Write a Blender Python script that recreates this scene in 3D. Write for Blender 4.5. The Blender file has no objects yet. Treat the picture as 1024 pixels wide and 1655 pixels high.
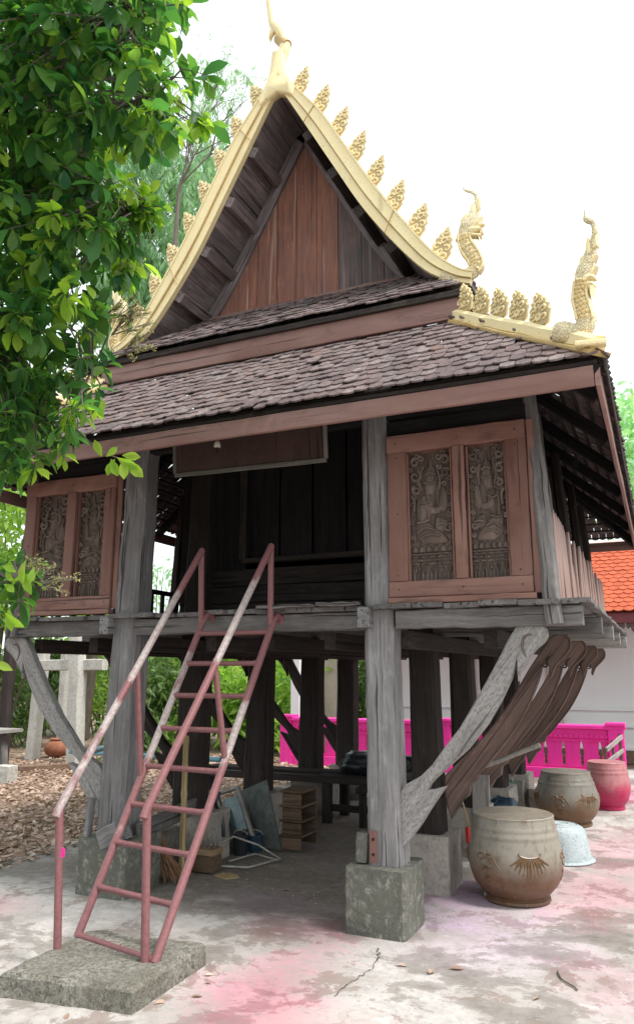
import bpy, bmesh, math, random
from mathutils import Vector as V, Matrix as M, Euler
random.seed(11)
R = math.radians
scn = bpy.context.scene
COL = scn.collection

# ------------------------------------------------------------------ camera, sky, sun, exposure
CAM = V((0, 0, 1.6))
FPX = 1216.0
PITCH = math.atan(258 / 1216); YAW = R(24.2)
cd = bpy.data.cameras.new('camera'); cam = bpy.data.objects.new('camera', cd); COL.objects.link(cam)
cam.location = CAM; cam.rotation_euler = (R(90) + PITCH, 0, YAW)
cd.sensor_fit = 'VERTICAL'; cd.sensor_height = 36; cd.lens = FPX / 1655 * 36
cd.clip_start = 0.05; cd.clip_end = 1500
scn.camera = cam

SUN_EL, SUN_AZ = R(60), R(100)          # azimuth measured clockwise from +Y
w = bpy.data.worlds.new('World'); scn.world = w; w.use_nodes = True
nt = w.node_tree; nt.nodes.clear()
sky = nt.nodes.new('ShaderNodeTexSky'); sky.sky_type = 'NISHITA'; sky.sun_disc = False
sky.sun_elevation = SUN_EL; sky.sun_rotation = SUN_AZ
sky.air_density = 1.0; sky.dust_density = 4.0; sky.ozone_density = 1.0
hs = nt.nodes.new('ShaderNodeHueSaturation'); hs.inputs['Saturation'].default_value = 0.12
mx = nt.nodes.new('ShaderNodeMixRGB'); mx.inputs[0].default_value = 0.72; mx.inputs[2].default_value = (8.05, 9.0, 9.2, 1)
bg = nt.nodes.new('ShaderNodeBackground'); bg.inputs['Strength'].default_value = 0.1
wo = nt.nodes.new('ShaderNodeOutputWorld')
nt.links.new(sky.outputs[0], hs.inputs['Color']); nt.links.new(hs.outputs[0], mx.inputs[1])
nt.links.new(mx.outputs[0], bg.inputs['Color']); nt.links.new(bg.outputs[0], wo.inputs['Surface'])

sl = bpy.data.lights.new('sun', 'SUN'); sl.energy = 2.2; sl.angle = R(14); sl.color = (1.0, 0.965, 0.91)
so = bpy.data.objects.new('sun', sl); COL.objects.link(so)
sdir = V((math.sin(SUN_AZ) * math.cos(SUN_EL), math.cos(SUN_AZ) * math.cos(SUN_EL), math.sin(SUN_EL)))
so.rotation_euler = (-sdir).to_track_quat('-Z', 'Y').to_euler(); so.location = (6, -6, 14)
vs = scn.view_settings
vs.view_transform = 'Standard'; vs.look = 'None'; vs.gamma = 1; vs.use_curve_mapping = False
vs.exposure = 1.0
scn.cycles.max_bounces = 8
scn.cycles.transparent_max_bounces = 8

# ------------------------------------------------------------------ measuring helpers (photo pixel -> point on a plane of the place)
_fh = V((-math.sin(YAW), math.cos(YAW), 0)); _rt = V((math.cos(YAW), math.sin(YAW), 0))
_fw = _fh * math.cos(PITCH) + V((0, 0, math.sin(PITCH))); _up = _rt.cross(_fw)
def ray(px, py):
    return (_fw * FPX + _rt * (px - 512) + _up * (827.5 - py)).normalized()
def at(px, py, ax, val):
    d = ray(px, py); return CAM + d * ((val - CAM[ax]) / d[ax])
def far(px, py, dist):
    return CAM + ray(px, py) * dist

# ------------------------------------------------------------------ materials
class NT:
    def __init__(s, name):
        s.m = bpy.data.materials.new(name); s.m.use_nodes = True
        s.t = s.m.node_tree; s.b = s.t.nodes['Principled BSDF']
        s.out = s.t.nodes['Material Output']
    def n(s, typ, **kw):
        nd = s.t.nodes.new(typ)
        for k, v in kw.items():
            if k.startswith('i_'):
                key = k[2:]
                key = int(key) if key.isdigit() else key
                nd.inputs[key].default_value = v
            else: setattr(nd, k, v)
        return nd
    def l(s, a, b): s.t.links.new(a, b)
    def attr(s, name='g'): return s.n('ShaderNodeAttribute', attribute_name=name)
    def obj(s): return s.n('ShaderNodeTexCoord').outputs['Object']
    def noise(s, vec, scale=(1, 1, 1), sc=1.0, det=5, rough=0.6, dist=0.0):
        mp = s.n('ShaderNodeMapping'); mp.inputs['Scale'].default_value = scale
        s.l(vec, mp.inputs['Vector'])
        nz = s.n('ShaderNodeTexNoise'); nz.inputs['Scale'].default_value = sc; nz.inputs['Detail'].default_value = det
        nz.inputs['Roughness'].default_value = rough; nz.inputs['Distortion'].default_value = dist
        s.l(mp.outputs[0], nz.inputs['Vector']); return nz.outputs['Fac']
    def ramp(s, fac, stops, interp='LINEAR'):
        r = s.n('ShaderNodeValToRGB'); cr = r.color_ramp; cr.interpolation = interp
        while len(cr.elements) < len(stops): cr.elements.new(0.5)
        for e, (p, c) in zip(cr.elements, stops):
            e.position = p; e.color = (c, c, c, 1) if isinstance(c, (int, float)) else (*c, 1)
        s.l(fac, r.inputs[0]); return r.outputs[0]
    def mix(s, fac, a, b, mode='MIX'):
        x = s.n('ShaderNodeMixRGB', blend_type=mode)
        for sock, v in ((x.inputs[0], fac), (x.inputs[1], a), (x.inputs[2], b)):
            if isinstance(v, (int, float)): sock.default_value = v
            elif isinstance(v, tuple): sock.default_value = (*v, 1)
            else: s.l(v, sock)
        return x.outputs[0]
    def math(s, op, a, b=0.0):
        x = s.n('ShaderNodeMath', operation=op)
        for i, v in enumerate((a, b)):
            if isinstance(v, (int, float)): x.inputs[i].default_value = v
            else: s.l(v, x.inputs[i])
        return x.outputs[0]
    def bump(s, h, strength=0.4, dist=0.01):
        b = s.n('ShaderNodeBump'); b.inputs['Strength'].default_value = strength; b.inputs['Distance'].default_value = dist
        s.l(h, b.inputs['Height']); s.l(b.outputs[0], s.b.inputs['Normal'])
    def fin(s, col, rough=0.8, spec=0.3):
        if isinstance(col, tuple): s.b.inputs['Base Color'].default_value = (*col, 1)
        else: s.l(col, s.b.inputs['Base Color'])
        if isinstance(rough, (int, float)): s.b.inputs['Roughness'].default_value = rough
        else: s.l(rough, s.b.inputs['Roughness'])
        s.b.inputs['Specular IOR Level'].default_value = spec
        return s.m

def wood(name, dark, light, crack=0.35, blotch=0.5, stain=None, rough=0.85, tint=0.35, streak=None):
    s = NT(name); g = s.attr().outputs['Vector']; rn = s.attr('rnd').outputs['Fac']
    grain = s.noise(g, (38, 38, 2.6), 1, 7, 0.7, 0.12)
    fine = s.noise(g, (150, 150, 5), 1, 3, 0.6)
    blot = s.noise(g, (6, 6, 1.9), 1, 7, 0.68)
    c = s.mix(s.ramp(grain, [(0.3, 0.0), (0.72, 1.0)]), dark, light)
    c = s.mix(s.ramp(fine, [(0.35, 0.25), (0.6, 0.0)]), c, tuple(x * 0.45 for x in dark))
    ag = s.noise(g, (11, 11, 5), 1, 6, 0.72); c = s.mix(s.ramp(ag, [(0.56, 0.0), (0.66, 0.45)]), c, tuple(min(1, x * 1.18) for x in light))
    if stain: c = s.mix(s.ramp(blot, [(0.42, 0.0), (0.66, blotch)]), c, stain)
    else: c = s.mix(s.ramp(blot, [(0.4, blotch * 0.6), (0.62, 0.0)]), c, tuple(x * 0.55 for x in dark))
    cr = s.noise(g, (42, 42, 0.8), 1, 3, 0.55, 0.15)
    crk = s.ramp(cr, [(0.355, 1.0), (0.385, 0.0)])
    c = s.mix(s.math('MULTIPLY', crk, crack), c, tuple(x * 0.2 for x in dark))
    if streak: c = s.mix(s.ramp(s.noise(g, (24, 24, 0.7), 1, 3, 0.5), [(0.62, 0.0), (0.68, 0.6)]), c, streak)
    hv = s.n('ShaderNodeHueSaturation'); s.l(c, hv.inputs['Color'])
    s.l(s.math('ADD', s.math('MULTIPLY', rn, tint), 1 - tint / 2), hv.inputs['Value'])
    hh = s.math('SUBTRACT', s.math('ADD', grain, s.math('MULTIPLY', fine, 0.4)), s.math('MULTIPLY', crk, 1.2))
    s.bump(hh, 0.7, 0.008)
    return s.fin(hv.outputs[0], rough, 0.2)

def lichen_wood(name, dark, light, spot):
    s = NT(name); g = s.attr().outputs['Vector']
    grain = s.noise(g, (30, 30, 2.4), 1, 6, 0.65, 0.4); sp = s.noise(g, (70, 70, 34), 1, 5, 0.7); big = s.noise(g, (6, 6, 2.5), 1, 5, 0.65)
    c = s.mix(s.ramp(grain, [(0.32, 0.0), (0.68, 1.0)]), dark, light)
    c = s.mix(s.ramp(sp, [(0.40, 0.7), (0.52, 0.0)]), c, spot)
    c = s.mix(s.ramp(big, [(0.55, 0.0), (0.66, 0.5)]), c, tuple(x * 1.1 for x in light))
    cr = s.ramp(s.noise(g, (40, 40, 0.8), 1, 3, 0.55, 0.15), [(0.345, 1.0), (0.37, 0.0)])
    c = s.mix(s.math('MULTIPLY', cr, 0.7), c, tuple(x * 0.3 for x in dark))
    s.bump(s.math('SUBTRACT', s.math('ADD', grain, s.math('MULTIPLY', sp, 0.6)), cr), 0.7, 0.007)
    return s.fin(c, 0.9, 0.2)
def painted(name, base, worn, under, wear=0.5, rough=0.65):
    """thin old paint over board: worn streaks, knots of dirt"""
    s = NT(name); g = s.attr().outputs['Vector']; rn = s.attr('rnd').outputs['Fac']
    grain = s.noise(g, (30, 30, 1.6), 1, 6, 0.65, 0.3)
    big = s.noise(g, (4, 4, 1.1), 1, 4, 0.6)
    c = s.mix(s.ramp(big, [(0.35, 0.0), (0.68, 1.0)]), base, worn)
    c = s.mix(s.ramp(grain, [(0.28, 0.55), (0.45, 0.0)]), c, under)
    c = s.mix(s.ramp(s.noise(g, (7, 7, 2.4), 1, 7, 0.72), [(0.56, 0.0), (0.64, 0.5)]), c, under)
    cr = s.ramp(s.noise(g, (40, 40, 0.7), 1, 3, 0.5), [(0.335, 0.8), (0.36, 0.0)]); c = s.mix(cr, c, tuple(x * .35 for x in under))
    sp = s.noise(g, (90, 90, 30), 1, 3, 0.6)
    c = s.mix(s.ramp(sp, [(0.66, 0.0), (0.72, wear)]), c, under)
    hv = s.n('ShaderNodeHueSaturation'); s.l(c, hv.inputs['Color'])
    s.l(s.math('ADD', s.math('MULTIPLY', rn, 0.25), 0.88), hv.inputs['Value'])
    s.bump(s.math('ADD', grain, s.math('MULTIPLY', sp, 0.3)), 0.3, 0.004)
    return s.fin(hv.outputs[0], rough, 0.3)

def concrete(name, light, mid, dark, moss, sc=1.0, thr=(0.42, 0.58), rough=0.9):
    s = NT(name); o = s.obj()
    a = s.noise(o, (1, 1, 0.7), 5 * sc, 8, 0.65, 0.3); b = s.noise(o, (1, 1, 1), 28 * sc, 5, 0.7)
    d = s.noise(o, (1, 1, 0.8), 7 * sc, 8, 0.74, 0.3)
    c = s.mix(s.ramp(a, [(0.32, 0.0), (0.65, 1.0)]), mid, light)
    c = s.mix(s.ramp(d, [(thr[0], 0.85), (thr[1], 0.0)]), c, dark)
    c = s.mix(s.ramp(s.noise(o, (1, 1, 1), 3.3 * sc, 6, 0.7), [(0.5, 0.0), (0.62, 0.55)]), c, moss)
    c = s.mix(s.ramp(b, [(0.3, 0.5), (0.5, 0.0)]), c, tuple(x * 0.6 for x in dark))
    s.bump(s.math('ADD', b, s.math('MULTIPLY', a, 0.8)), 0.6, 0.012)
    return s.fin(c, rough, 0.25)

def plain(name, col, rough=0.6, var=0.15, sc=12, spec=0.3, metal=0.0, bump=0.0):
    s = NT(name); o = s.obj()
    a = s.noise(o, (1, 1, 1), sc, 6, 0.65)
    c = s.mix(s.ramp(a, [(0.3, 1.0), (0.7, 0.0)]), col, tuple(x * (1 - 2 * var) for x in col))
    s.b.inputs['Metallic'].default_value = metal
    if bump: s.bump(a, bump, 0.01)
    return s.fin(c, rough, spec)

def leafmat(name, c1, c2, c3, transl=0.45, rough=0.45):
    s = NT(name); rn = s.attr('rnd').outputs['Fac']; g = s.attr('g').outputs['Vector']
    c = s.ramp(rn, [(0.0, c1), (0.55, c2), (1.0, c3)])
    ob = s.n('ShaderNodeObjectInfo').outputs['Random']
    hv = s.n('ShaderNodeHueSaturation'); s.l(c, hv.inputs['Color'])
    s.l(s.math('ADD', s.math('MULTIPLY', ob, 0.5), 0.75), hv.inputs['Value'])
    nz = s.noise(s.obj(), (1, 1, 1), 25, 4, 0.6)
    col = s.mix(s.ramp(nz, [(0.35, 0.3), (0.6, 0.0)]), hv.outputs[0], c1)
    s.l(col, s.b.inputs['Base Color']); s.b.inputs['Roughness'].default_value = rough
    s.b.inputs['Specular IOR Level'].default_value = 0.35
    tr = s.n('ShaderNodeBsdfTranslucent'); br = s.mix(1.0, col, (1.5, 1.6, 0.75), 'MULTIPLY'); s.l(br, tr.inputs['Color'])
    ms = s.n('ShaderNodeMixShader'); ms.inputs[0].default_value = transl
    s.l(s.b.outputs[0], ms.inputs[1]); s.l(tr.outputs[0], ms.inputs[2]); s.l(ms.outputs[0], s.out.inputs['Surface'])
    return s.m

MT = {}
MT['grey_wood'] = wood('grey_wood', (0.165, 0.154, 0.156), (0.355, 0.338, 0.338), 0.85, 0.7)
MT['beam_wood'] = wood('beam_wood', (0.115, 0.105, 0.102), (0.26, 0.242, 0.235), 0.8, 0.7)
MT['bracket_grey'] = lichen_wood('bracket_grey', (0.21, 0.195, 0.188), (0.37, 0.35, 0.34), (0.15, 0.135, 0.13))
MT['pale_wood'] = wood('pale_wood', (0.24, 0.22, 0.205), (0.44, 0.41, 0.39), 0.6, 0.5)
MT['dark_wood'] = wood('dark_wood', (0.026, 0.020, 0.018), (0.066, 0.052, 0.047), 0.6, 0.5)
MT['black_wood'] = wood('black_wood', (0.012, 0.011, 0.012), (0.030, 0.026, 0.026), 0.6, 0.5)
MT['bracket_wood'] = wood('bracket_wood', (0.13, 0.08, 0.067), (0.25, 0.165, 0.14), 0.5, 0.5, stain=(0.085, 0.07, 0.065))
MT['soffit_wood'] = wood('soffit_wood', (0.12, 0.095, 0.098), (0.34, 0.285, 0.285), 0.9, 0.6)
MT['gable_wood'] = wood('gable_wood', (0.21, 0.085, 0.06), (0.35, 0.165, 0.12), 0.35, 0.75, stain=(0.17, 0.10, 0.09), tint=0.15, streak=(0.46, 0.30, 0.25))
MT['gable_flare_grey'] = wood('gable_flare_grey', (0.11, 0.075, 0.072), (0.20, 0.14, 0.13), 0.4, 0.75, stain=(0.085, 0.085, 0.095), tint=0.2, streak=(0.24, 0.19, 0.18))  # darker gable boarding with the lens flare's tone put into its colour
MT['brown_paint'] = painted('brown_paint', (0.215, 0.112, 0.096), (0.295, 0.178, 0.156), (0.125, 0.07, 0.062))
MT['panel_paint'] = painted('panel_paint', (0.20, 0.098, 0.077), (0.265, 0.148, 0.122), (0.10, 0.056, 0.046))
MT['carved_wood'] = wood('carved_wood', (0.13, 0.096, 0.082), (0.255, 0.198, 0.17), 0.4, 0.6)
MT['carved_back'] = wood('carved_back', (0.115, 0.085, 0.072), (0.215, 0.165, 0.142), 0.4, 0.6)
MT['picket_wood'] = painted('picket_wood', (0.27, 0.17, 0.145), (0.35, 0.24, 0.21), (0.15, 0.085, 0.07))
MT['steel_post'] = painted('strap_steel', (0.16, 0.075, 0.062), (0.20, 0.10, 0.085), (0.07, 0.035, 0.03))
MT['footing'] = concrete('footing_concrete', (0.40, 0.38, 0.34), (0.22, 0.21, 0.185), (0.10, 0.10, 0.083), (0.15, 0.15, 0.115), 3.2, (0.50, 0.66))
MT['footing_pale'] = concrete('footing_pale', (0.40, 0.355, 0.32), (0.32, 0.285, 0.26), (0.20, 0.18, 0.155), (0.30, 0.26, 0.23), 1.0, (0.34, 0.5))
def slabmat():
    s = NT('slab_concrete'); o = s.obj()
    a = s.noise(o, (1, 1, 1), 4, 6, 0.65); g1 = s.noise(o, (1, 1, 1), 34, 6, 0.75, 0.5); g2 = s.noise(o, (1, 1, 1), 95, 4, 0.7)
    c = s.mix(s.ramp(g1, [(0.38, 0.0), (0.58, 1.0)]), (0.14, 0.13, 0.105), (0.38, 0.355, 0.315))
    c = s.mix(s.ramp(a, [(0.42, 0.0), (0.62, 0.55)]), c, (0.165, 0.15, 0.115))
    c = s.mix(s.ramp(g2, [(0.34, 0.75), (0.48, 0.0)]), c, (0.06, 0.055, 0.04))
    c = s.mix(s.ramp(s.noise(o, (1, 1, 1), 6.5, 7, 0.75), [(0.6, 0.0), (0.66, 0.7)]), c, (0.42, 0.41, 0.37))
    s.bump(s.math('ADD', g1, s.math('MULTIPLY', g2, 0.6)), 0.9, 0.02)
    return s.fin(c, 0.95, 0.2)
MT['slab'] = slabmat()
MT['kerb'] = concrete('kerb_concrete', (0.24, 0.22, 0.20), (0.17, 0.155, 0.14), (0.09, 0.08, 0.07), (0.12, 0.115, 0.09))

def gold(name, base, deep, carved):
    s = NT(name); o = s.obj()
    a = s.noise(o, (1, 1, 1), 7, 5, 0.6); b = s.noise(o, (1, 1, 1), 60, 3, 0.6)
    c = s.mix(s.ramp(a, [(0.35, 0.35), (0.65, 0.0)]), base, deep)
    c = s.mix(s.ramp(b, [(0.27, 0.8), (0.36, 0.0)]), c, (0.25, 0.15, 0.06))
    st_ = s.noise(o, (9, 9, 1.6), 1, 6, 0.7)
    c = s.mix(s.ramp(st_, [(0.60, 0.0), (0.72, 0.42)]), c, (0.36, 0.27, 0.15))
    c = s.mix(s.ramp(s.noise(o, (1, 1, 1), 26, 5, 0.75), [(0.655, 0.0), (0.675, 0.8)]), c, (0.30, 0.20, 0.12))
    h = b
    if carved:
        v = s.n('ShaderNodeTexVoronoi', feature='DISTANCE_TO_EDGE'); v.inputs['Scale'].default_value = 62; s.l(o, v.inputs['Vector'])
        e = s.ramp(v.outputs['Distance'], [(0.03, 0.0), (0.14, 1.0)])
        c = s.mix(s.math('SUBTRACT', 0.62, s.math('MULTIPLY', e, 0.62)), c, (0.36, 0.26, 0.13)); h = e
    s.bump(h, 0.5 if carved else 0.12, 0.012)
    return s.fin(c, 0.42, 0.5)
MT['gold'] = gold('gold_paint', (0.84, 0.70, 0.40), (0.76, 0.58, 0.29), False)
MT['gold_carved'] = gold('gold_carved', (0.84, 0.73, 0.48), (0.72, 0.58, 0.34), True)
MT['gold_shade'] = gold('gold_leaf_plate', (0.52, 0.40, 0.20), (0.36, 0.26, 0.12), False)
MT['gold_deep'] = gold('gold_groove', (0.50, 0.34, 0.13), (0.40, 0.26, 0.10), False)

def tilemat():
    s = NT('roof_tile_clay'); o = s.obj(); ob = s.n('ShaderNodeObjectInfo').outputs['Random']; rn = s.attr('rnd').outputs['Fac']
    k = s.math('FRACT', s.math('ADD', ob, rn))
    c = s.ramp(k, [(0.0, (0.14, 0.095, 0.095)), (0.35, (0.175, 0.122, 0.118)), (0.65, (0.215, 0.16, 0.155)), (0.88, (0.25, 0.20, 0.195)), (1.0, (0.19, 0.115, 0.10))])
    g = s.attr('g').outputs['Vector']
    mp = s.n('ShaderNodeVectorMath', operation='ADD'); cmb = s.n('ShaderNodeCombineXYZ')
    s.l(s.math('MULTIPLY', ob, 91.0), cmb.inputs[0]); s.l(g, mp.inputs[0]); s.l(cmb.outputs[0], mp.inputs[1])
    a = s.noise(mp.outputs[0], (1, 1, 1), 24, 6, 0.7); b = s.noise(mp.outputs[0], (1, 1, 1), 90, 4, 0.7)
    ps = s.n('ShaderNodeNewGeometry').outputs['Position']
    w1 = s.noise(ps, (3.2, 0.9, 0.9), 1, 7, 0.7); w2 = s.noise(ps, (7, 2, 2), 1, 7, 0.72)
    c = s.mix(s.ramp(w1, [(0.47, 0.0), (0.62, 0.6)]), c, (0.085, 0.07, 0.075)); c = s.mix(s.ramp(w2, [(0.56, 0.0), (0.66, 0.55)]), c, (0.27, 0.235, 0.235))
    c = s.mix(s.ramp(a, [(0.36, 0.75), (0.54, 0.0)]), c, (0.065, 0.055, 0.055))
    c = s.mix(s.ramp(b, [(0.6, 0.0), (0.72, 0.6)]), c, (0.38, 0.36, 0.34))
    s.bump(s.math('ADD', a, s.math('MULTIPLY', b, 0.5)), 0.6, 0.006)
    return s.fin(c, 0.85, 0.25)
MT['tile'] = tilemat()

def steelpaint():
    s = NT('worn_pink_steel'); g = s.attr().outputs['Vector']; o = s.obj(); wr = s.attr('wear').outputs['Fac']
    a = s.noise(g, (9, 9, 4), 1, 5, 0.65, 0.2); b = s.noise(o, (1, 1, 1), 45, 5, 0.7)
    m = s.ramp(s.math('ADD', wr, s.math('MULTIPLY', s.math('SUBTRACT', a, 0.5), 1.3)), [(0.42, 0.0), (0.62, 0.9)])
    c = s.mix(s.ramp(b, [(0.3, 0.0), (0.7, 1.0)]), (0.175, 0.066, 0.07), (0.245, 0.105, 0.11))
    c = s.mix(m, c, s.mix(s.ramp(b, [(0.35, 0.0), (0.6, 1.0)]), (0.31, 0.24, 0.235), (0.46, 0.405, 0.39)))
    c = s.mix(s.ramp(s.noise(o, (1, 1, 1), 22, 6, 0.75), [(0.62, 0.0), (0.69, 0.75)]), c, (0.11, 0.05, 0.045))
    s.bump(b, 0.25, 0.003)
    return s.fin(c, 0.5, 0.4)
def wear(o, bands):
    """bare, rubbed lengths of the pipe: (z0, z1, amount)"""
    n = len(o.data.vertices); at_ = o.data.attributes.new('wear', 'FLOAT', 'POINT'); vals = []
    for v_ in o.data.vertices:
        w_ = 0.0
        for z0, z1, am in bands:
            if z0 - .04 < v_.co.z < z1 + .04: w_ = max(w_, am * min(1, (v_.co.z - z0 + .04) / .08, (z1 + .04 - v_.co.z) / .08))
        vals.append(w_)
    at_.data.foreach_set('value', vals)
MT['steel'] = steelpaint()

def jarmat(name, top, low, tint=None):
    s = NT(name); g = s.attr().outputs['Vector']
    sx = s.n('ShaderNodeSeparateXYZ'); s.l(g, sx.inputs[0]); z = sx.outputs['Z']
    n1 = s.noise(g, (1, 1, 0.6), 6, 6, 0.65, 0.4); n2 = s.noise(g, (1, 1, 0.25), 22, 5, 0.7)
    f = s.math('ADD', z, s.math('MULTIPLY', s.math('SUBTRACT', n1, 0.5), 0.5))
    c = s.ramp(f, [(0.0, tuple(x * 0.75 for x in low)), (0.3, low), (0.45, tuple((x + y) / 2 for x, y in zip(low, top))), (0.60, top), (1.0, tuple(x * 1.05 for x in top))])
    c = s.mix(s.ramp(n2, [(0.36, 0.45), (0.5, 0.0)]), c, tuple(x * 0.6 for x in low))
    c = s.mix(s.ramp(s.noise(g, (30, 30, 1.2), 1, 4, 0.6), [(0.66, 0.0), (0.71, 0.5)]), c, (0.42, 0.40, 0.36))
    if tint: c = s.mix(s.ramp(s.math('ADD', f, s.math('MULTIPLY', n1, 0.2)), [(0.42, 0.85), (0.72, 0.25)]), c, tint)
    s.bump(s.math('ADD', n1, s.math('MULTIPLY', n2, 0.5)), 0.25, 0.006)
    return s.fin(c, s.ramp(n1, [(0.35, 0.22), (0.6, 0.5)]), 0.5)
MT['jar'] = jarmat('jar_glaze', (0.245, 0.215, 0.175), (0.145, 0.075, 0.04))
MT['jar_dark'] = jarmat('jar_glaze_dark', (0.17, 0.155, 0.13), (0.17, 0.09, 0.045))
MT['jar_pink'] = jarmat('jar_glaze_pink', (0.36, 0.20, 0.18), (0.26, 0.06, 0.06), (0.50, 0.015, 0.10))
MT['jar_lid'] = concrete('jar_top_dust', (0.46, 0.40, 0.36), (0.36, 0.31, 0.28), (0.24, 0.2, 0.18), (0.46, 0.34, 0.34))
MT['jar_relief'] = plain('jar_relief_ochre', (0.19, 0.11, 0.055), 0.4, 0.25, 30, 0.5)
MT['tub'] = concrete('tub_aluminium', (0.46, 0.51, 0.52), (0.36, 0.41, 0.43), (0.10, 0.13, 0.15), (0.52, 0.56, 0.56), 1.6, (0.33, 0.40), 0.45)

def pinkmat():
    s = NT('hot_pink_paint'); o = s.obj(); a = s.noise(o, (1, 1, 0.5), 4, 6, 0.65)
    c = s.mix(s.ramp(a, [(0.3, 0.0), (0.7, 1.0)]), (0.76, 0.022, 0.27), (0.84, 0.045, 0.36))
    c = s.mix(s.ramp(s.noise(o, (1, 1, 0.4), 14, 6, 0.7), [(0.3, 0.5), (0.42, 0.0)]), c, (0.50, 0.03, 0.19))
    c = s.mix(s.ramp(s.noise(o, (1, 1, 1), 30, 5, 0.7), [(0.6, 0.0), (0.7, 0.3)]), c, (0.85, 0.30, 0.5))
    return s.fin(c, 0.55, 0.3)
MT['pink'] = pinkmat()
MT['white_wall'] = plain('white_plaster', (0.73, 0.725, 0.725), 0.8, 0.04, 0.9)
MT['beige'] = plain('beige_plaster', (0.50, 0.43, 0.37), 0.8, 0.1, 4)
MT['brick_base'] = plain('plinth_clay', (0.22, 0.14, 0.10), 0.9, 0.25, 18)
MT['orange_tile'] = plain('orange_roof_tile', (0.56, 0.11, 0.045), 0.6, 0.22, 9)
MT['ridge_pale'] = plain('pale_ridge', (0.62, 0.42, 0.38), 0.7, 0.1, 6)
MT['maroon'] = plain('maroon_fascia', (0.17, 0.045, 0.05), 0.6, 0.15, 6)
MT['fretwork'] = plain('fretwork_brown', (0.13, 0.08, 0.075), 0.7, 0.2, 10)

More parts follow.
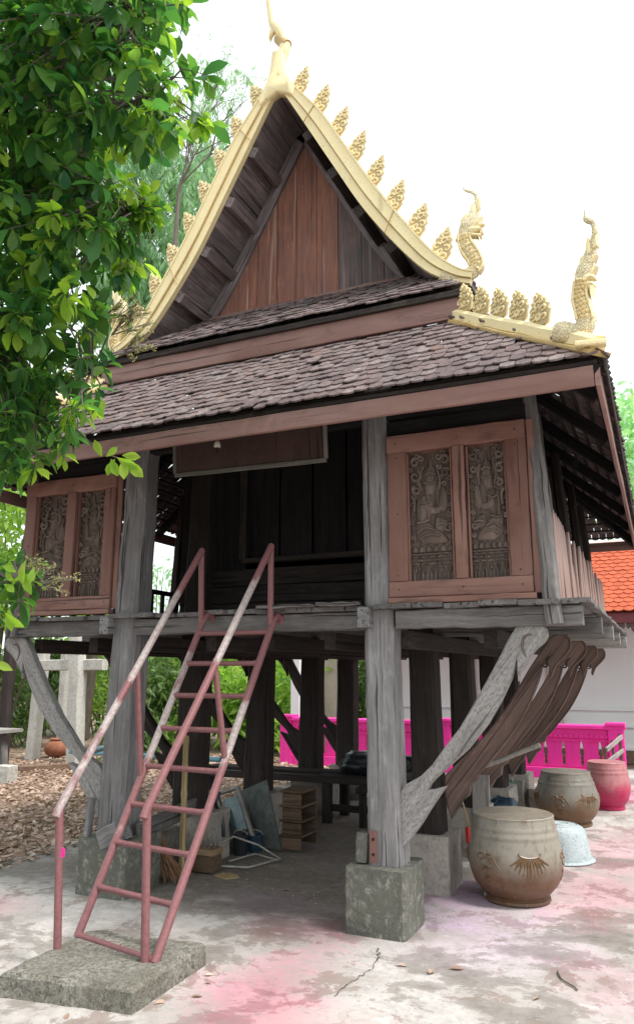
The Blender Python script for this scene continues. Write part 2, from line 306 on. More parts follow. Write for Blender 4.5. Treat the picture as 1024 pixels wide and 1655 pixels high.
def yardmat():
    s = NT('yard_concrete'); o = s.obj()
    big = s.noise(o, (1, 1, 1), 0.55, 6, 0.62, 0.5); med = s.noise(o, (1, 1, 1), 1.7, 9, 0.66, 0.7)
    fin = s.noise(o, (1, 1, 1), 14, 8, 0.7); gr = s.noise(o, (1, 1, 1), 110, 3, 0.7)
    c = s.mix(s.ramp(med, [(0.35, 0.0), (0.6, 1.0)]), (0.35, 0.315, 0.295), (0.53, 0.495, 0.475))
    c = s.mix(s.ramp(fin, [(0.36, 0.6), (0.55, 0.0)]), c, (0.32, 0.285, 0.265))
    st = s.math('ADD', s.math('MULTIPLY', s.noise(o, (0.9, 1.1, 1), 1.15, 12, 0.70, 0.25), 0.88), s.math('MULTIPLY', fin, 0.12))
    c = s.mix(s.ramp(st, [(0.50, 0.0), (0.517, 0.55), (0.60, 0.85)]), c, s.mix(s.ramp(fin, [(0.35, 0.0), (0.65, 1.0)]), (0.13, 0.112, 0.095), (0.225, 0.195, 0.17)))
    st2 = s.noise(o, (1.2, 1, 1), 2.1, 12, 0.74, 0.3)
    c = s.mix(s.ramp(st2, [(0.555, 0.0), (0.57, 0.6), (0.7, 0.75)]), c, (0.225, 0.165, 0.14))
    st3 = s.noise(o, (1, 1.2, 1), 5.5, 10, 0.72, 0.2)
    c = s.mix(s.ramp(st3, [(0.58, 0.0), (0.605, 0.55)]), c, (0.26, 0.235, 0.205))
    c = s.mix(s.ramp(st3, [(0.37, 0.5), (0.395, 0.0)]), c, (0.61, 0.58, 0.565))
    sx = s.n('ShaderNodeSeparateXYZ'); s.l(o, sx.inputs[0])
    # swept dirt where the house stands over the yard
    def edge(v, a, b): 
        mr = s.n('ShaderNodeMapRange', interpolation_type='SMOOTHSTEP'); mr.inputs[1].default_value = a; mr.inputs[2].default_value = b
        s.l(v, mr.inputs[0]); return mr.outputs[0]
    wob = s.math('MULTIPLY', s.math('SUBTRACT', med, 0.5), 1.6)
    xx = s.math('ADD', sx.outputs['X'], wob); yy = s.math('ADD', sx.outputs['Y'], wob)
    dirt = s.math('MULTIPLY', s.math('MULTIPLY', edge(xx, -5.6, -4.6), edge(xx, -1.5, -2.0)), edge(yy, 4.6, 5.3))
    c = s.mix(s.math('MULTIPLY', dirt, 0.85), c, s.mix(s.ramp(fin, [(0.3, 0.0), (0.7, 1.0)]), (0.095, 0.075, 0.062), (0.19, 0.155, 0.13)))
    def powder(c, x, y, rx, ry, colr, amt):
        mp = s.n('ShaderNodeMapping', vector_type='POINT'); mp.inputs['Location'].default_value = (-x / rx, -y / ry, 0)
        mp.inputs['Scale'].default_value = (1 / rx, 1 / ry, 0); s.l(o, mp.inputs['Vector'])
        ln = s.n('ShaderNodeVectorMath', operation='LENGTH'); s.l(mp.outputs[0], ln.inputs[0])
        f = s.math('SUBTRACT', 1.0, ln.outputs['Value'])
        f = s.math('ADD', f, s.math('MULTIPLY', s.math('SUBTRACT', med, 0.5), 2.2))
        f = s.math('ADD', f, s.math('MULTIPLY', s.math('SUBTRACT', fin, 0.5), 1.1))
        return s.mix(s.math('MULTIPLY', s.ramp(f, [(0.0, 0.0), (0.75, 1.0)]), amt), c, s.mix(0.22, s.mix(1.0, c, tuple(x * 1.75 for x in colr), 'MULTIPLY'), colr))
    PK, LI = (0.56, 0.20, 0.29), (0.50, 0.37, 0.52)
    for a in ((-2.02, 3.75, 0.42, 0.95, PK, 0.65), (-2.2, 4.7, 0.5, 0.35, PK, 0.4), (-1.35, 5.55, 0.5, 0.7, LI, 0.5), (-1.6, 6.0, 0.6, 0.5, (0.42, 0.25, 0.42), 0.6),
              (-1.1, 5.0, 0.9, 0.7, LI, 0.35), (-4.55, 4.2, 0.6, 0.4, PK, 0.45), (-0.55, 6.4, 0.6, 1.0, PK, 0.45), (-0.4, 8.0, 0.6, 1.3, PK, 0.4),
              (-0.3, 4.6, 0.5, 0.6, PK, 0.3), (-2.6, 5.2, 0.6, 0.35, LI, 0.3), (-1.4, 3.3, 0.8, 0.5, (0.55, 0.33, 0.33), 0.5), (-0.5, 11.3, 0.6, 1.2, (0.7, 0.1, 0.3), 0.5)):
        c = powder(c, *a)
    c = s.mix(s.ramp(gr, [(0.28, 0.4), (0.42, 0.0)]), c, (0.2, 0.17, 0.15))
    s.bump(s.math('ADD', s.math('ADD', fin, s.math('MULTIPLY', gr, 0.35)), s.math('MULTIPLY', med, 1.2)), 0.45, 0.015)
    return s.fin(c, s.ramp(st, [(0.5, 0.9), (0.6, 0.62)]), 0.3)
MT['yard'] = yardmat()
MT['earth'] = concrete('earth', (0.33, 0.235, 0.185), (0.25, 0.17, 0.13), (0.10, 0.065, 0.045), (0.22, 0.15, 0.10), 0.6)
MT['crack'] = plain('crack_dirt', (0.10, 0.085, 0.08), 0.95, 0.2, 30)

MT['leaf'] = leafmat('broad_leaf', (0.034, 0.125, 0.055), (0.105, 0.25, 0.055), (0.26, 0.41, 0.08), 0.56, 0.35)
MT['leaf_young'] = leafmat('young_leaf', (0.18, 0.34, 0.04), (0.26, 0.42, 0.05), (0.33, 0.46, 0.07), 0.55, 0.35)
MT['bamboo_leaf'] = leafmat('bamboo_leaf', (0.14, 0.26, 0.05), (0.24, 0.37, 0.08), (0.36, 0.46, 0.13), 0.55)
MT['hazed_feather_leaf'] = leafmat('hazed_feathery_leaf', (0.24, 0.40, 0.31), (0.32, 0.48, 0.38), (0.40, 0.55, 0.44), 0.6)  # haze and bloom put into the leaf colour as pale teal
MT['dark_leaf'] = leafmat('shrub_leaf', (0.07, 0.12, 0.05), (0.12, 0.19, 0.07), (0.20, 0.28, 0.10), 0.45)
MT['blossom'] = leafmat('cream_blossom', (0.36, 0.34, 0.16), (0.44, 0.41, 0.2), (0.5, 0.46, 0.25), 0.4)
MT['dry_leaf'] = leafmat('dry_leaf', (0.29, 0.18, 0.135), (0.45, 0.31, 0.245), (0.58, 0.45, 0.37), 0.1, 0.7)
MT['bark'] = wood('bark', (0.07, 0.055, 0.04), (0.19, 0.16, 0.125), 0.6, 0.5)
MT['twig'] = wood('twig_bark', (0.12, 0.10, 0.085), (0.23, 0.2, 0.17), 0.3, 0.4)
MT['bamboo_pole'] = wood('bamboo_pole', (0.34, 0.24, 0.12), (0.52, 0.40, 0.22), 0.3, 0.4)
MT['straw'] = wood('straw', (0.20, 0.10, 0.055), (0.38, 0.22, 0.13), 0.3, 0.3)
MT['crate_wood'] = wood('crate_wood', (0.085, 0.055, 0.036), (0.185, 0.125, 0.085), 0.4, 0.5)
MT['grey_board'] = concrete('grey_board_paint', (0.16, 0.175, 0.165), (0.12, 0.135, 0.13), (0.075, 0.085, 0.085), (0.15, 0.145, 0.12), 1.5)
MT['glass_pane'] = plain('dusty_pane', (0.13, 0.22, 0.24), 0.25, 0.3, 9, 0.5)
MT['white_metal'] = plain('dirty_white_metal', (0.42, 0.39, 0.35), 0.5, 0.25, 25)
MT['black_plastic'] = plain('black_plastic', (0.022, 0.026, 0.034), 0.35, 0.2, 12, 0.5)
MT['blue_plastic'] = plain('blue_plastic', (0.03, 0.065, 0.11), 0.35, 0.35, 9, 0.5, 0.0, 0.8)
MT['pvc'] = plain('blue_pvc', (0.20, 0.42, 0.52), 0.4, 0.15, 10)
MT['red'] = plain('red_plastic', (0.55, 0.025, 0.03), 0.4, 0.15, 10)
MT['green_plastic'] = plain('green_plastic', (0.05, 0.40, 0.14), 0.4, 0.15, 10)
MT['sign_board'] = painted('sign_board_paint', (0.05, 0.026, 0.023), (0.07, 0.038, 0.032), (0.03, 0.018, 0.017))
MT['sign_text'] = plain('faded_sign_paint', (0.11, 0.075, 0.05), 0.8, 0.3, 40)
MT['sign_frame'] = wood('sign_frame', (0.12, 0.115, 0.10), (0.22, 0.21, 0.18), 0.4, 0.4)
MT['bell'] = plain('pale_bell_metal', (0.62, 0.58, 0.50), 0.5, 0.1, 20)
MT['terracotta'] = plain('terracotta', (0.34, 0.13, 0.075), 0.7, 0.2, 9)
MT['conc_frame'] = concrete('frame_concrete', (0.52, 0.50, 0.46), (0.42, 0.40, 0.37), (0.28, 0.26, 0.24), (0.44, 0.40, 0.36), 0.8, (0.3, 0.45))
MT['cardboard'] = plain('cardboard', (0.33, 0.22, 0.13), 0.85, 0.2, 9)

# ------------------------------------------------------------------ mesh building
class MB:
    def __init__(s): s.v = []; s.f = []; s.g = []; s.r = []
    def add(s, vs, fs, gs=None, r=None):
        o = len(s.v); r = random.random() if r is None else r
        s.v += [tuple(p) for p in vs]; s.f += [tuple(i + o for i in f) for f in fs]
        k = r * 37.0
        gs = vs if gs is None else gs
        s.g += [(p[0] + k, p[1] + k * 0.7, p[2] + k * 1.3) for p in gs] if gs is not None else []
        s.r += [r] * len(vs)
    def addraw(s, vs, fs, gs, r):
        o = len(s.v); s.v += [tuple(p) for p in vs]; s.f += [tuple(i + o for i in f) for f in fs]
        s.g += [tuple(p) for p in gs]; s.r += [r] * len(vs)
    def mesh(s, name, mat, smooth=None, recalc=True):
        me = bpy.data.meshes.new(name); me.from_pydata(s.v, [], s.f)
        a = me.attributes.new('g', 'FLOAT_VECTOR', 'POINT'); a.data.foreach_set('vector', [c for p in s.g for c in p])
        a = me.attributes.new('rnd', 'FLOAT', 'POINT'); a.data.foreach_set('value', s.r)
        if recalc:
            bm = bmesh.new(); bm.from_mesh(me); bmesh.ops.recalc_face_normals(bm, faces=bm.faces); bm.to_mesh(me); bm.free()
        me.materials.append(MT[mat])
        if smooth is not None:
            me.shade_smooth(); me.set_sharp_from_angle(angle=R(smooth))
        me.update(); return me
    def build(s, name, mat, parent=None, smooth=None, recalc=True, kind=None, label=None):
        o = bpy.data.objects.new(name, s.mesh(name, mat, smooth, recalc)); COL.objects.link(o)
        attach(o, parent)
        if kind: o['kind'] = kind
        if label: o['label'] = label
        return o
    # a board / post / beam between two points: chamfered rectangular section, optional weathering jitter
    def bar(s, p0, p1, w, h, up=(0, 0, 1), c=None, n=1, j=0.0, w1=None, h1=None, r=None, mid=None):
        p0 = V(p0); p1 = V(p1); d = (p1 - p0); L = d.length; d.normalize(); up = V(up)
        if abs(d.dot(up)) > 0.98: up = V((0, 1, 0)) if abs(d.y) < 0.9 else V((1, 0, 0))
        a = d.cross(up).normalized(); b = a.cross(d).normalized()
        c = min(w, h) * 0.08 if c is None else c
        w1 = w if w1 is None else w1; h1 = h if h1 is None else h1
        vs, gs, fs = [], [], []
        for i in range(n + 1):
            t = i / n; ww = (w + (w1 - w) * t) / 2; hh = (h + (h1 - h) * t) / 2; cc = min(c, ww * 0.9, hh * 0.9)
            prof = [(-ww + cc, -hh), (ww - cc, -hh), (ww, -hh + cc), (ww, hh - cc), (ww - cc, hh), (-ww + cc, hh), (-ww, hh - cc), (-ww, -hh + cc)]
            o = (random.gauss(0, j), random.gauss(0, j)) if 0 < i < n else (0, 0)
            for (x, y) in prof:
                x2 = x + o[0] + random.gauss(0, j * 0.5); y2 = y + o[1] + random.gauss(0, j * 0.5)
                vs.append(p0 + d * (L * t) + a * x2 + b * y2); gs.append((x, y, L * t))
        for i in range(n):
            for k in range(8):
                k2 = (k + 1) % 8
                fs.append((i * 8 + k, i * 8 + k2, i * 8 + 8 + k2, i * 8 + 8 + k))
        fs.append(tuple(range(7, -1, -1))); fs.append(tuple(n * 8 + k for k in range(8)))
        s.add(vs, fs, gs, r)
    def box(s, c, sx, sy, sz, ch=None, r=None):
        c = V(c); m = max(sx, sy, sz)
        if m == sz: s.bar(c - V((0, 0, sz / 2)), c + V((0, 0, sz / 2)), sx, sy, (0, 1, 0), ch, r=r)
        elif m == sx: s.bar(c - V((sx / 2, 0, 0)), c + V((sx / 2, 0, 0)), sy, sz, (0, 0, 1), ch, r=r)
        else: s.bar(c - V((0, sy / 2, 0)), c + V((0, sy / 2, 0)), sx, sz, (0, 0, 1), ch, r=r)
    def tube(s, pts, rad, seg=10, cap=True, r=None):
        pts = [V(p) for p in pts]; n = len(pts); rad = rad if isinstance(rad, (list, tuple)) else [rad] * n
        vs, gs, fs = [], [], []; L = 0; ref = None
        for i, p in enumerate(pts):
            d = (pts[min(i + 1, n - 1)] - pts[max(i - 1, 0)]).normalized()
            if ref is None:
                ref = V((0, 0, 1)) if abs(d.z) < 0.9 else V((1, 0, 0))
            a = (ref - d * ref.dot(d)).normalized(); ref = a; b = d.cross(a)
            if i: L += (p - pts[i - 1]).length
            for k in range(seg):
                t = 2 * math.pi * k / seg
                vs.append(p + a * (rad[i] * math.cos(t)) + b * (rad[i] * math.sin(t))); gs.append((rad[i] * math.cos(t), rad[i] * math.sin(t), L))
        for i in range(n - 1):
            for k in range(seg):
                k2 = (k + 1) % seg
                fs.append((i * seg + k, i * seg + k2, (i + 1) * seg + k2, (i + 1) * seg + k))
        if cap: fs.append(tuple(range(seg - 1, -1, -1))); fs.append(tuple((n - 1) * seg + k for k in range(seg)))
        s.add(vs, fs, gs, r)
    def lathe(s, prof, c, seg=32, r=None, sq=1.0):
        c = V(c); vs, gs, fs = [], [], []; n = len(prof); H = max(p[1] for p in prof) or 1
        for (rad, z) in prof:
            for k in range(seg):
                t = 2 * math.pi * k / seg
                vs.append(c + V((rad * math.cos(t), rad * sq * math.sin(t), z))); gs.append((rad * math.cos(t), rad * math.sin(t), z / H))
        for i in range(n - 1):
            for k in range(seg):
                k2 = (k + 1) % seg
                fs.append((i * seg + k, i * seg + k2, (i + 1) * seg + k2, (i + 1) * seg + k))
        if prof[0][0] > 1e-6: fs.append(tuple(range(seg - 1, -1, -1)))
        if prof[-1][0] > 1e-6: fs.append(tuple((n - 1) * seg + k for k in range(seg)))
        s.addraw(vs, fs, gs, random.random() if r is None else r)
    # outline (list of 2D points) extruded along nrm, chamfered on the front edge; o + x*ux + y*uy
    def prism(s, out, o, ux, uy, th, ch=0.0, r=None, along=1):
        o = V(o); ux = V(ux); uy = V(uy); nrm = ux.cross(uy).normalized(); n = len(out)
        area = sum(out[i][0] * out[(i + 1) % n][1] - out[(i + 1) % n][0] * out[i][1] for i in range(n))
        if area < 0: out = out[::-1]
        ins = []
        for i in range(n):
            p, a, b = V(out[i]), V(out[i - 1]), V(out[(i + 1) % n])
            d1 = (p - a).normalized() if (p - a).length > 1e-9 else V((1, 0)); d2 = (b - p).normalized() if (b - p).length > 1e-9 else d1
            nn = V((-(d1.y + d2.y), d1.x + d2.x)); nn = nn.normalized() if nn.length > 1e-6 else V((0, 0))
            ins.append(p + nn * ch)
        vs, gs = [], []
        rings = [(out, -th / 2), (out, th / 2 - ch)] + ([(ins, th / 2)] if ch > 0 else [])
        if ch > 0: rings = [(ins, -th / 2), (out, -th / 2 + ch), (out, th / 2 - ch), (ins, th / 2)]
        for pts, h in rings:
            for p in pts:
                vs.append(o + ux * p[0] + uy * p[1] + nrm * h)
                gs.append((p[0], h, p[1]) if along == 1 else (p[1], h, p[0]))
        fs = []
        for k in range(len(rings) - 1):
            for i in range(n):
                i2 = (i + 1) % n
                fs.append((k * n + i, k * n + i2, (k + 1) * n + i2, (k + 1) * n + i))
        fs.append(tuple(range(n - 1, -1, -1))); fs.append(tuple((len(rings) - 1) * n + i for i in range(n)))
        s.add(vs, fs, gs, r)
    # strip between two matching polylines in a plane, extruded along ext
    def ribbon(s, A, B, ext, r=None):
        ext = V(ext); n = len(A); vs, gs, fs = [], [], []; L = 0
        for i in range(n):
            a, b = V(A[i]), V(B[i])
            if i: L += (a - V(A[i - 1])).length
            wd = (b - a).length
            vs += [a, b, b + ext, a + ext]; gs += [(0, 0, L), (wd, 0, L), (wd, ext.length, L), (0, ext.length, L)]
        for i in range(n - 1):
            for k in range(4):
                k2 = (k + 1) % 4
                fs.append((i * 4 + k, i * 4 + k2, i * 4 + 4 + k2, i * 4 + 4 + k))
        fs.append((3, 2, 1, 0)); fs.append(tuple((n - 1) * 4 + k for k in range(4)))
        s.add(vs, fs, gs, r)
    def merge_mesh(s, vs, fs, gs, mtx, r=None):
        r = random.random() if r is None else r; k = r * 37
        s.addraw([mtx @ V(p) for p in vs], fs, [(g[0] + k, g[1] + k, g[2] + k) for g in gs], r)

def attach(o, parent):
    if parent is None: return
    o.parent = parent
    if parent.type == 'EMPTY' and parent.parent is None:
        o.matrix_parent_inverse = M.Translation(-V(parent.location))
def tag(o, label=None, cat=None, group=None, kind=None):
    if label: o['label'] = label
    if cat: o['category'] = cat
    if group: o['group'] = group
    if kind: o['kind'] = kind
    return o
def thing(name, loc, label, cat, group=None):
    o = bpy.data.objects.new(name, None); COL.objects.link(o); o.location = loc; o.empty_display_size = 0.2
    return tag(o, label, cat, group)
def inst(name, me, parent, mtx):
    o = bpy.data.objects.new(name, me); COL.objects.link(o)
    o.parent = parent; o.matrix_basis = mtx
    if parent is not None and parent.type == 'EMPTY' and parent.parent is None:
        o.matrix_parent_inverse = M.Translation(-V(parent.location))
    return o
def solo(mb, name, mat, label, cat, group=None, **k):
    return tag(mb.build(name, mat, None, **k), label, cat, group)
def catmull(pts, k=6):
    pts = [V(p) for p in pts]; out = []
    for i in range(len(pts) - 1):
        p0 = pts[max(i - 1, 0)]; p1 = pts[i]; p2 = pts[i + 1]; p3 = pts[min(i + 2, len(pts) - 1)]
        for t in range(k):
            u = t / k
            out.append(0.5 * ((2 * p1) + (p2 - p0) * u + (2 * p0 - 5 * p1 + 4 * p2 - p3) * u * u + (3 * p1 - p0 - 3 * p2 + p3) * u ** 3))
    out.append(pts[-1]); return out

# ------------------------------------------------------------------ ground
def sheet(name, x0, x1, y0, y1, z, mat, nx=1, ny=1, rag=0.0, th=0.0):
    b = MB(); vs, fs = [], []
    for i in range(nx + 1):
        for k in range(ny + 1):
            x = x0 + (x1 - x0) * i / nx; y = y0 + (y1 - y0) * k / ny
            if i == 0: x += random.gauss(0, rag)
            vs.append((x, y, z))
    for i in range(nx):
        for k in range(ny):
            a = i * (ny + 1) + k; fs.append((a, a + ny + 1, a + ny + 2, a + 1))
    b.add(vs, fs, None, 0.0)
    return tag(b.build(name, mat), kind='structure')
sheet('ground', -400, 400, -60, 700, -0.03, 'earth')
sheet('yard_pavement', -5.35, 14, -8, 14.2, 0.0, 'yard', 1, 60, 0.05)
cr = MB()
for pts in (((540, 1612), (556, 1594), (580, 1580), (600, 1566), (612, 1548), (608, 1530)), ((10, 1448), (60, 1440), (120, 1428))):
    P = [at(x, y, 2, 0.0) for x, y in pts]; P2 = []
    for a, b_ in zip(P, P[1:]):
        for t in range(6): P2.append(a.lerp(b_, t / 6) + V((random.gauss(0, 0.006), random.gauss(0, 0.008), 0)))
    for a, b_ in zip(P2, P2[1:]):
        d = (b_ - a).normalized(); nn = V((-d.y, d.x, 0)) * random.uniform(0.0015, 0.004)
        cr.add([a - nn + V((0, 0, .004)), b_ - nn + V((0, 0, .004)), b_ + nn + V((0, 0, .004)), a + nn + V((0, 0, .004))], [(0, 1, 2, 3)])
tag(cr.build('pavement_crack', 'crack'), kind='structure')

# ------------------------------------------------------------------ the raised house
XC = -2.83
XL, XR = -3.9, -1.72                      # main post columns
XGL, XGR = -5.05, -0.58                   # gallery posts
ROWS = [4.97, 5.95, 7.2, 8.5, 9.65]
house = thing('stilt_house', (XC, 5, 0), 'dark raised timber house on posts with gilded gable and clay tiled skirt roof', 'house')
H = house
# footings
for i, y in enumerate(ROWS):
    for x in (XL, XR):
        b = MB(); fx = x + (0.03 if x == XL else -0.03); s2 = 0.40 if x == XR else 0.44
        b.bar((fx, y + (0.05 if i else 0), -0.02), (fx, y + (0.05 if i else 0), 0.405 if i else 0.39), s2, s2 * 1.05, (0, 1, 0), 0.018, 6, 0.004)
        b.build('footing', 'footing' if (i == 0) else 'footing_pale', H, 40)
# main posts
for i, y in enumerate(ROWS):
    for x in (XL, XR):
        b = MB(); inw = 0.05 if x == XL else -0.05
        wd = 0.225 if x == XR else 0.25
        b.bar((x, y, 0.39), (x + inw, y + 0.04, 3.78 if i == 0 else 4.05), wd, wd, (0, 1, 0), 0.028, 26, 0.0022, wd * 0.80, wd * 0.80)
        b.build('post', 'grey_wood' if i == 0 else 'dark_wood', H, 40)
# strap and concrete wedge at the near post foot
b = MB(); b.bar((-1.782, 4.845, 0.41), (-1.785, 4.85, 0.60), 0.05, 0.008, (0, 1, 0), 0.002); st = b.build('post_strap', 'steel_post', H)
b = MB()
for z in (0.46, 0.55): b.tube([(-1.783, 4.836, z), (-1.783, 4.846, z)], 0.009, 8)
b.build('bolt', 'dark_wood', st, kind='stuff')
b = MB(); b.bar((-1.875, 4.90, 0.40), (-1.868, 4.91, 0.575), 0.075, 0.11, (0, 1, 0), 0.012, 4, 0.003); b.build('packing_block', 'footing', H, 40)
b = MB(); b.bar((-4.05, 4.80, 0.39), (-4.03, 4.81, 0.66), 0.05, 0.05, (0, 1, 0), 0.006, 5, 0.002); b.build('packing_block', 'grey_wood', H, 40)
b = MB(); b.bar((-3.86, 4.77, 0.39), (-3.70, 4.78, 0.47), 0.16, 0.14, (0, 0, 1), 0.012, 5, 0.003); b.build('packing_block', 'grey_wood', H, 40)
# gallery posts
for i, y in enumerate(ROWS):
    for x in (XGL, XGR):
        b = MB(); inw = 0.10 if x == XGL else -0.10
        if x == XGR and i: x = XGR - .09
        yy_ = y - (.085 if i == 0 else 0); b.bar((x, yy_, 1.885 if i == 0 else 1.93), (x + inw, y + 0.02, 3.62), 0.105, 0.105, (0, 1, 0), 0.02, 16, 0.0025, 0.085, 0.085)
        b.build('gallery_post', 'beam_wood' if i < 2 else 'dark_wood', H, 40)
# beams across (X), one per row, with protruding ends; the front one in three lengths between posts
zb, hb = 1.945, 0.125
for i, y in enumerate(ROWS):
    if i == 0:
        segs = [(-5.10, XL - 0.115), (XL + 0.12, XR - 0.115), (XR + 0.105, -0.42)]
        for a, c in segs:
            b = MB(); b.bar((a, y - 0.03, zb), (c, y - 0.03, zb + random.uniform(-.004, .004)), 0.11, hb, (0, 0, 1), 0.008, 18, 0.002); b.build('floor_beam', 'beam_wood', H, 40)
    else:
        b = MB(); b.bar((-5.18, y, zb - 0.012), (-0.365 + random.uniform(-.015, .015), y, zb - 0.012), 0.11, hb, (0, 0, 1), 0.008, 18, 0.002); b.build('floor_beam', 'pale_wood' if i > 1 else 'beam_wood', H, 40)
# tie-beam tenons on the front posts
for x in (XL - 0.10, XR - 0.095):
    b = MB(); b.bar((x, 4.795, 1.96), (x, 4.90, 1.96), 0.085, 0.135, (0, 0, 1), 0.008, 3, 0.002); b.build('tenon', 'grey_wood', H, 40)
# long joists under the floor (Y)
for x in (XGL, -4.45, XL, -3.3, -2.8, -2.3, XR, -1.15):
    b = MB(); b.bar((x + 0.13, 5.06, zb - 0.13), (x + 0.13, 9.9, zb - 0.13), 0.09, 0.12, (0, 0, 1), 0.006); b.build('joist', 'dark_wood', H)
# deck planks (Y direction), ragged ends at the front
x = -5.12
while x < -0.45:
    wd = min(random.uniform(0.17, 0.27), -0.43 - x)
    if wd < 0.05: break
    b = MB(); ye = 4.83 + random.uniform(-0.03, 0.03)
    b.bar((x + wd / 2, ye, 2.027 + random.uniform(-.004, .006)), (x + wd / 2, 9.85, 2.027), wd - 0.006, 0.032, (0, 0, 1), 0.004, 10, 0.0025)
    b.build('deck_plank', 'beam_wood', H, 40); x += wd
b = MB(); b.bar((-0.40, 4.84, 2.03), (-0.395, 9.9, 2.03), 0.075, 0.028, (0, 0, 1), 0.004, 24, 0.003); b.build('deck_plank', 'beam_wood', H, 40)
b = MB(); b.bar((-2.15, 4.80, 2.056), (-1.86, 4.83, 2.058), 0.11, 0.022, (0, 0, 1), 0.004, 6, 0.003); b.build('deck_plank', 'beam_wood', H, 40)
b = MB(); b.bar((-2.62, 4.81, 2.054), (-2.20, 4.82, 2.052), 0.10, 0.02, (0, 0, 1), 0.004, 6, 0.003); b.build('deck_plank', 'beam_wood', H, 40)

# carved brackets
BR_PX = [(834, 1013), (842, 1010), (849, 1008), (860, 1007), (871, 1008), (878, 1011), (883, 1016), (885, 1022), (885, 1028), (880, 1038), (868, 1048), (858, 1059), (852, 1072), (841, 1089), (838, 1101),
         (836, 1084), (836, 1064), (827, 1097), (811, 1132), (789, 1170), (757, 1211), (725, 1240), (705, 1258), (697, 1267), (693, 1276), (704, 1275), (722, 1270), (710, 1287), (696, 1308), (682, 1331), (668, 1350), (653, 1369),
         (649, 1367), (646, 1348), (645, 1329), (644, 1312), (645, 1300), (648, 1291), (648, 1283), (651, 1275), (657, 1267), (682, 1253), (700, 1235), (719, 1208), (744, 1176), (768, 1135), (789, 1097), (808, 1062), (820, 1037)]
BR = [at(x, y, 1, 4.95) for x, y in BR_PX]
BR = [(p.x - XR, p.z) for p in BR]
BN_CR = [(720, 96), (750, 103), (766, 122), (768, 148), (758, 170), (735, 195), (708, 225), (690, 272), (680, 262), (684, 228), (668, 216), (656, 226), (646, 270), (612, 360), (572, 440), (535, 498), (490, 556), (440, 618), (404, 655), (392, 690), (368, 706), (362, 748), (335, 768), (318, 800), (290, 842),
         (280, 805), (268, 760), (262, 705), (266, 664), (300, 630), (370, 562), (430, 497), (475, 441), (520, 376), (560, 311), (600, 240), (650, 165), (688, 108)]
BN = [at(614 + a / 2.4976, 986 + c / 2.4976, 1, 5.95) for a, c in BN_CR]
BN = [(p.x - XR, p.z) for p in BN]
def bracket(x, y, side, mat, sc=1.0, flame=False):
    src = BN if flame else BR
    out = [(p[0] * side * sc, p[1]) for p in src]
    b = MB(); b.prism(out, (x, y, 0), (1, 0, 0), (0, 0, 1), 0.075, 0.009)
    k_ = random.random() * 9
    b.g = [(.78 * (p[0] - x) * side - .62 * p[2] + k_, p[1], .62 * (p[0] - x) * side + .78 * p[2] + k_) for p in b.v]
    o = b.build('bracket', mat, H, 35)
    def W3(p, dy): return V((x + p[0] * side * sc, y + dy, p[1]))
    g = MB()
    if flame:
        loop = catmull([W3(BN[k], -.038) + V((-.02 * side, 0, .0)) for k in (11, 9)] + [W3((BN[9][0] - .01, BN[9][1] + .05), -.038), W3((BN[9][0] + .03, BN[9][1] + .085), -.038)], 5)
        g.tube(loop, [0.003 + 0.005 * math.sin(math.pi * k / (len(loop) - 1)) for k in range(len(loop))], 6)
    else:
        loop = [(851, 1062), (845, 1048), (846, 1034), (852, 1027), (861, 1026)]
        P = [at(a, c, 1, 4.95) for a, c in loop]; P = catmull([W3((p.x - XR, p.z), -.0375) for p in P], 5)
        g.tube(P, [0.004 + 0.005 * math.sin(math.pi * k / (len(P) - 1)) for k in range(len(P))], 6)
    g.build('carved_loop', 'carved_back' if not flame else 'dark_wood', o, 60)
    if flame:
        e = MB()
        for ks in (range(0, 8), range(11, 19)):
            P = catmull([W3(BN[k], -.036) for k in ks], 3); e.tube(P, 0.008, 6)
        e.build('carved_edge', 'bracket_wood', o, 60)
    return o
bracket(XR, 4.95, 1, 'bracket_grey'); bracket(XL - 0.02, 4.95, -1, 'bracket_grey', 1.15)
for i, y in enumerate(ROWS[1:]):
    bracket(XR, y, 1, 'bracket_wood', flame=True); bracket(XL, y, -1, 'dark_wood')

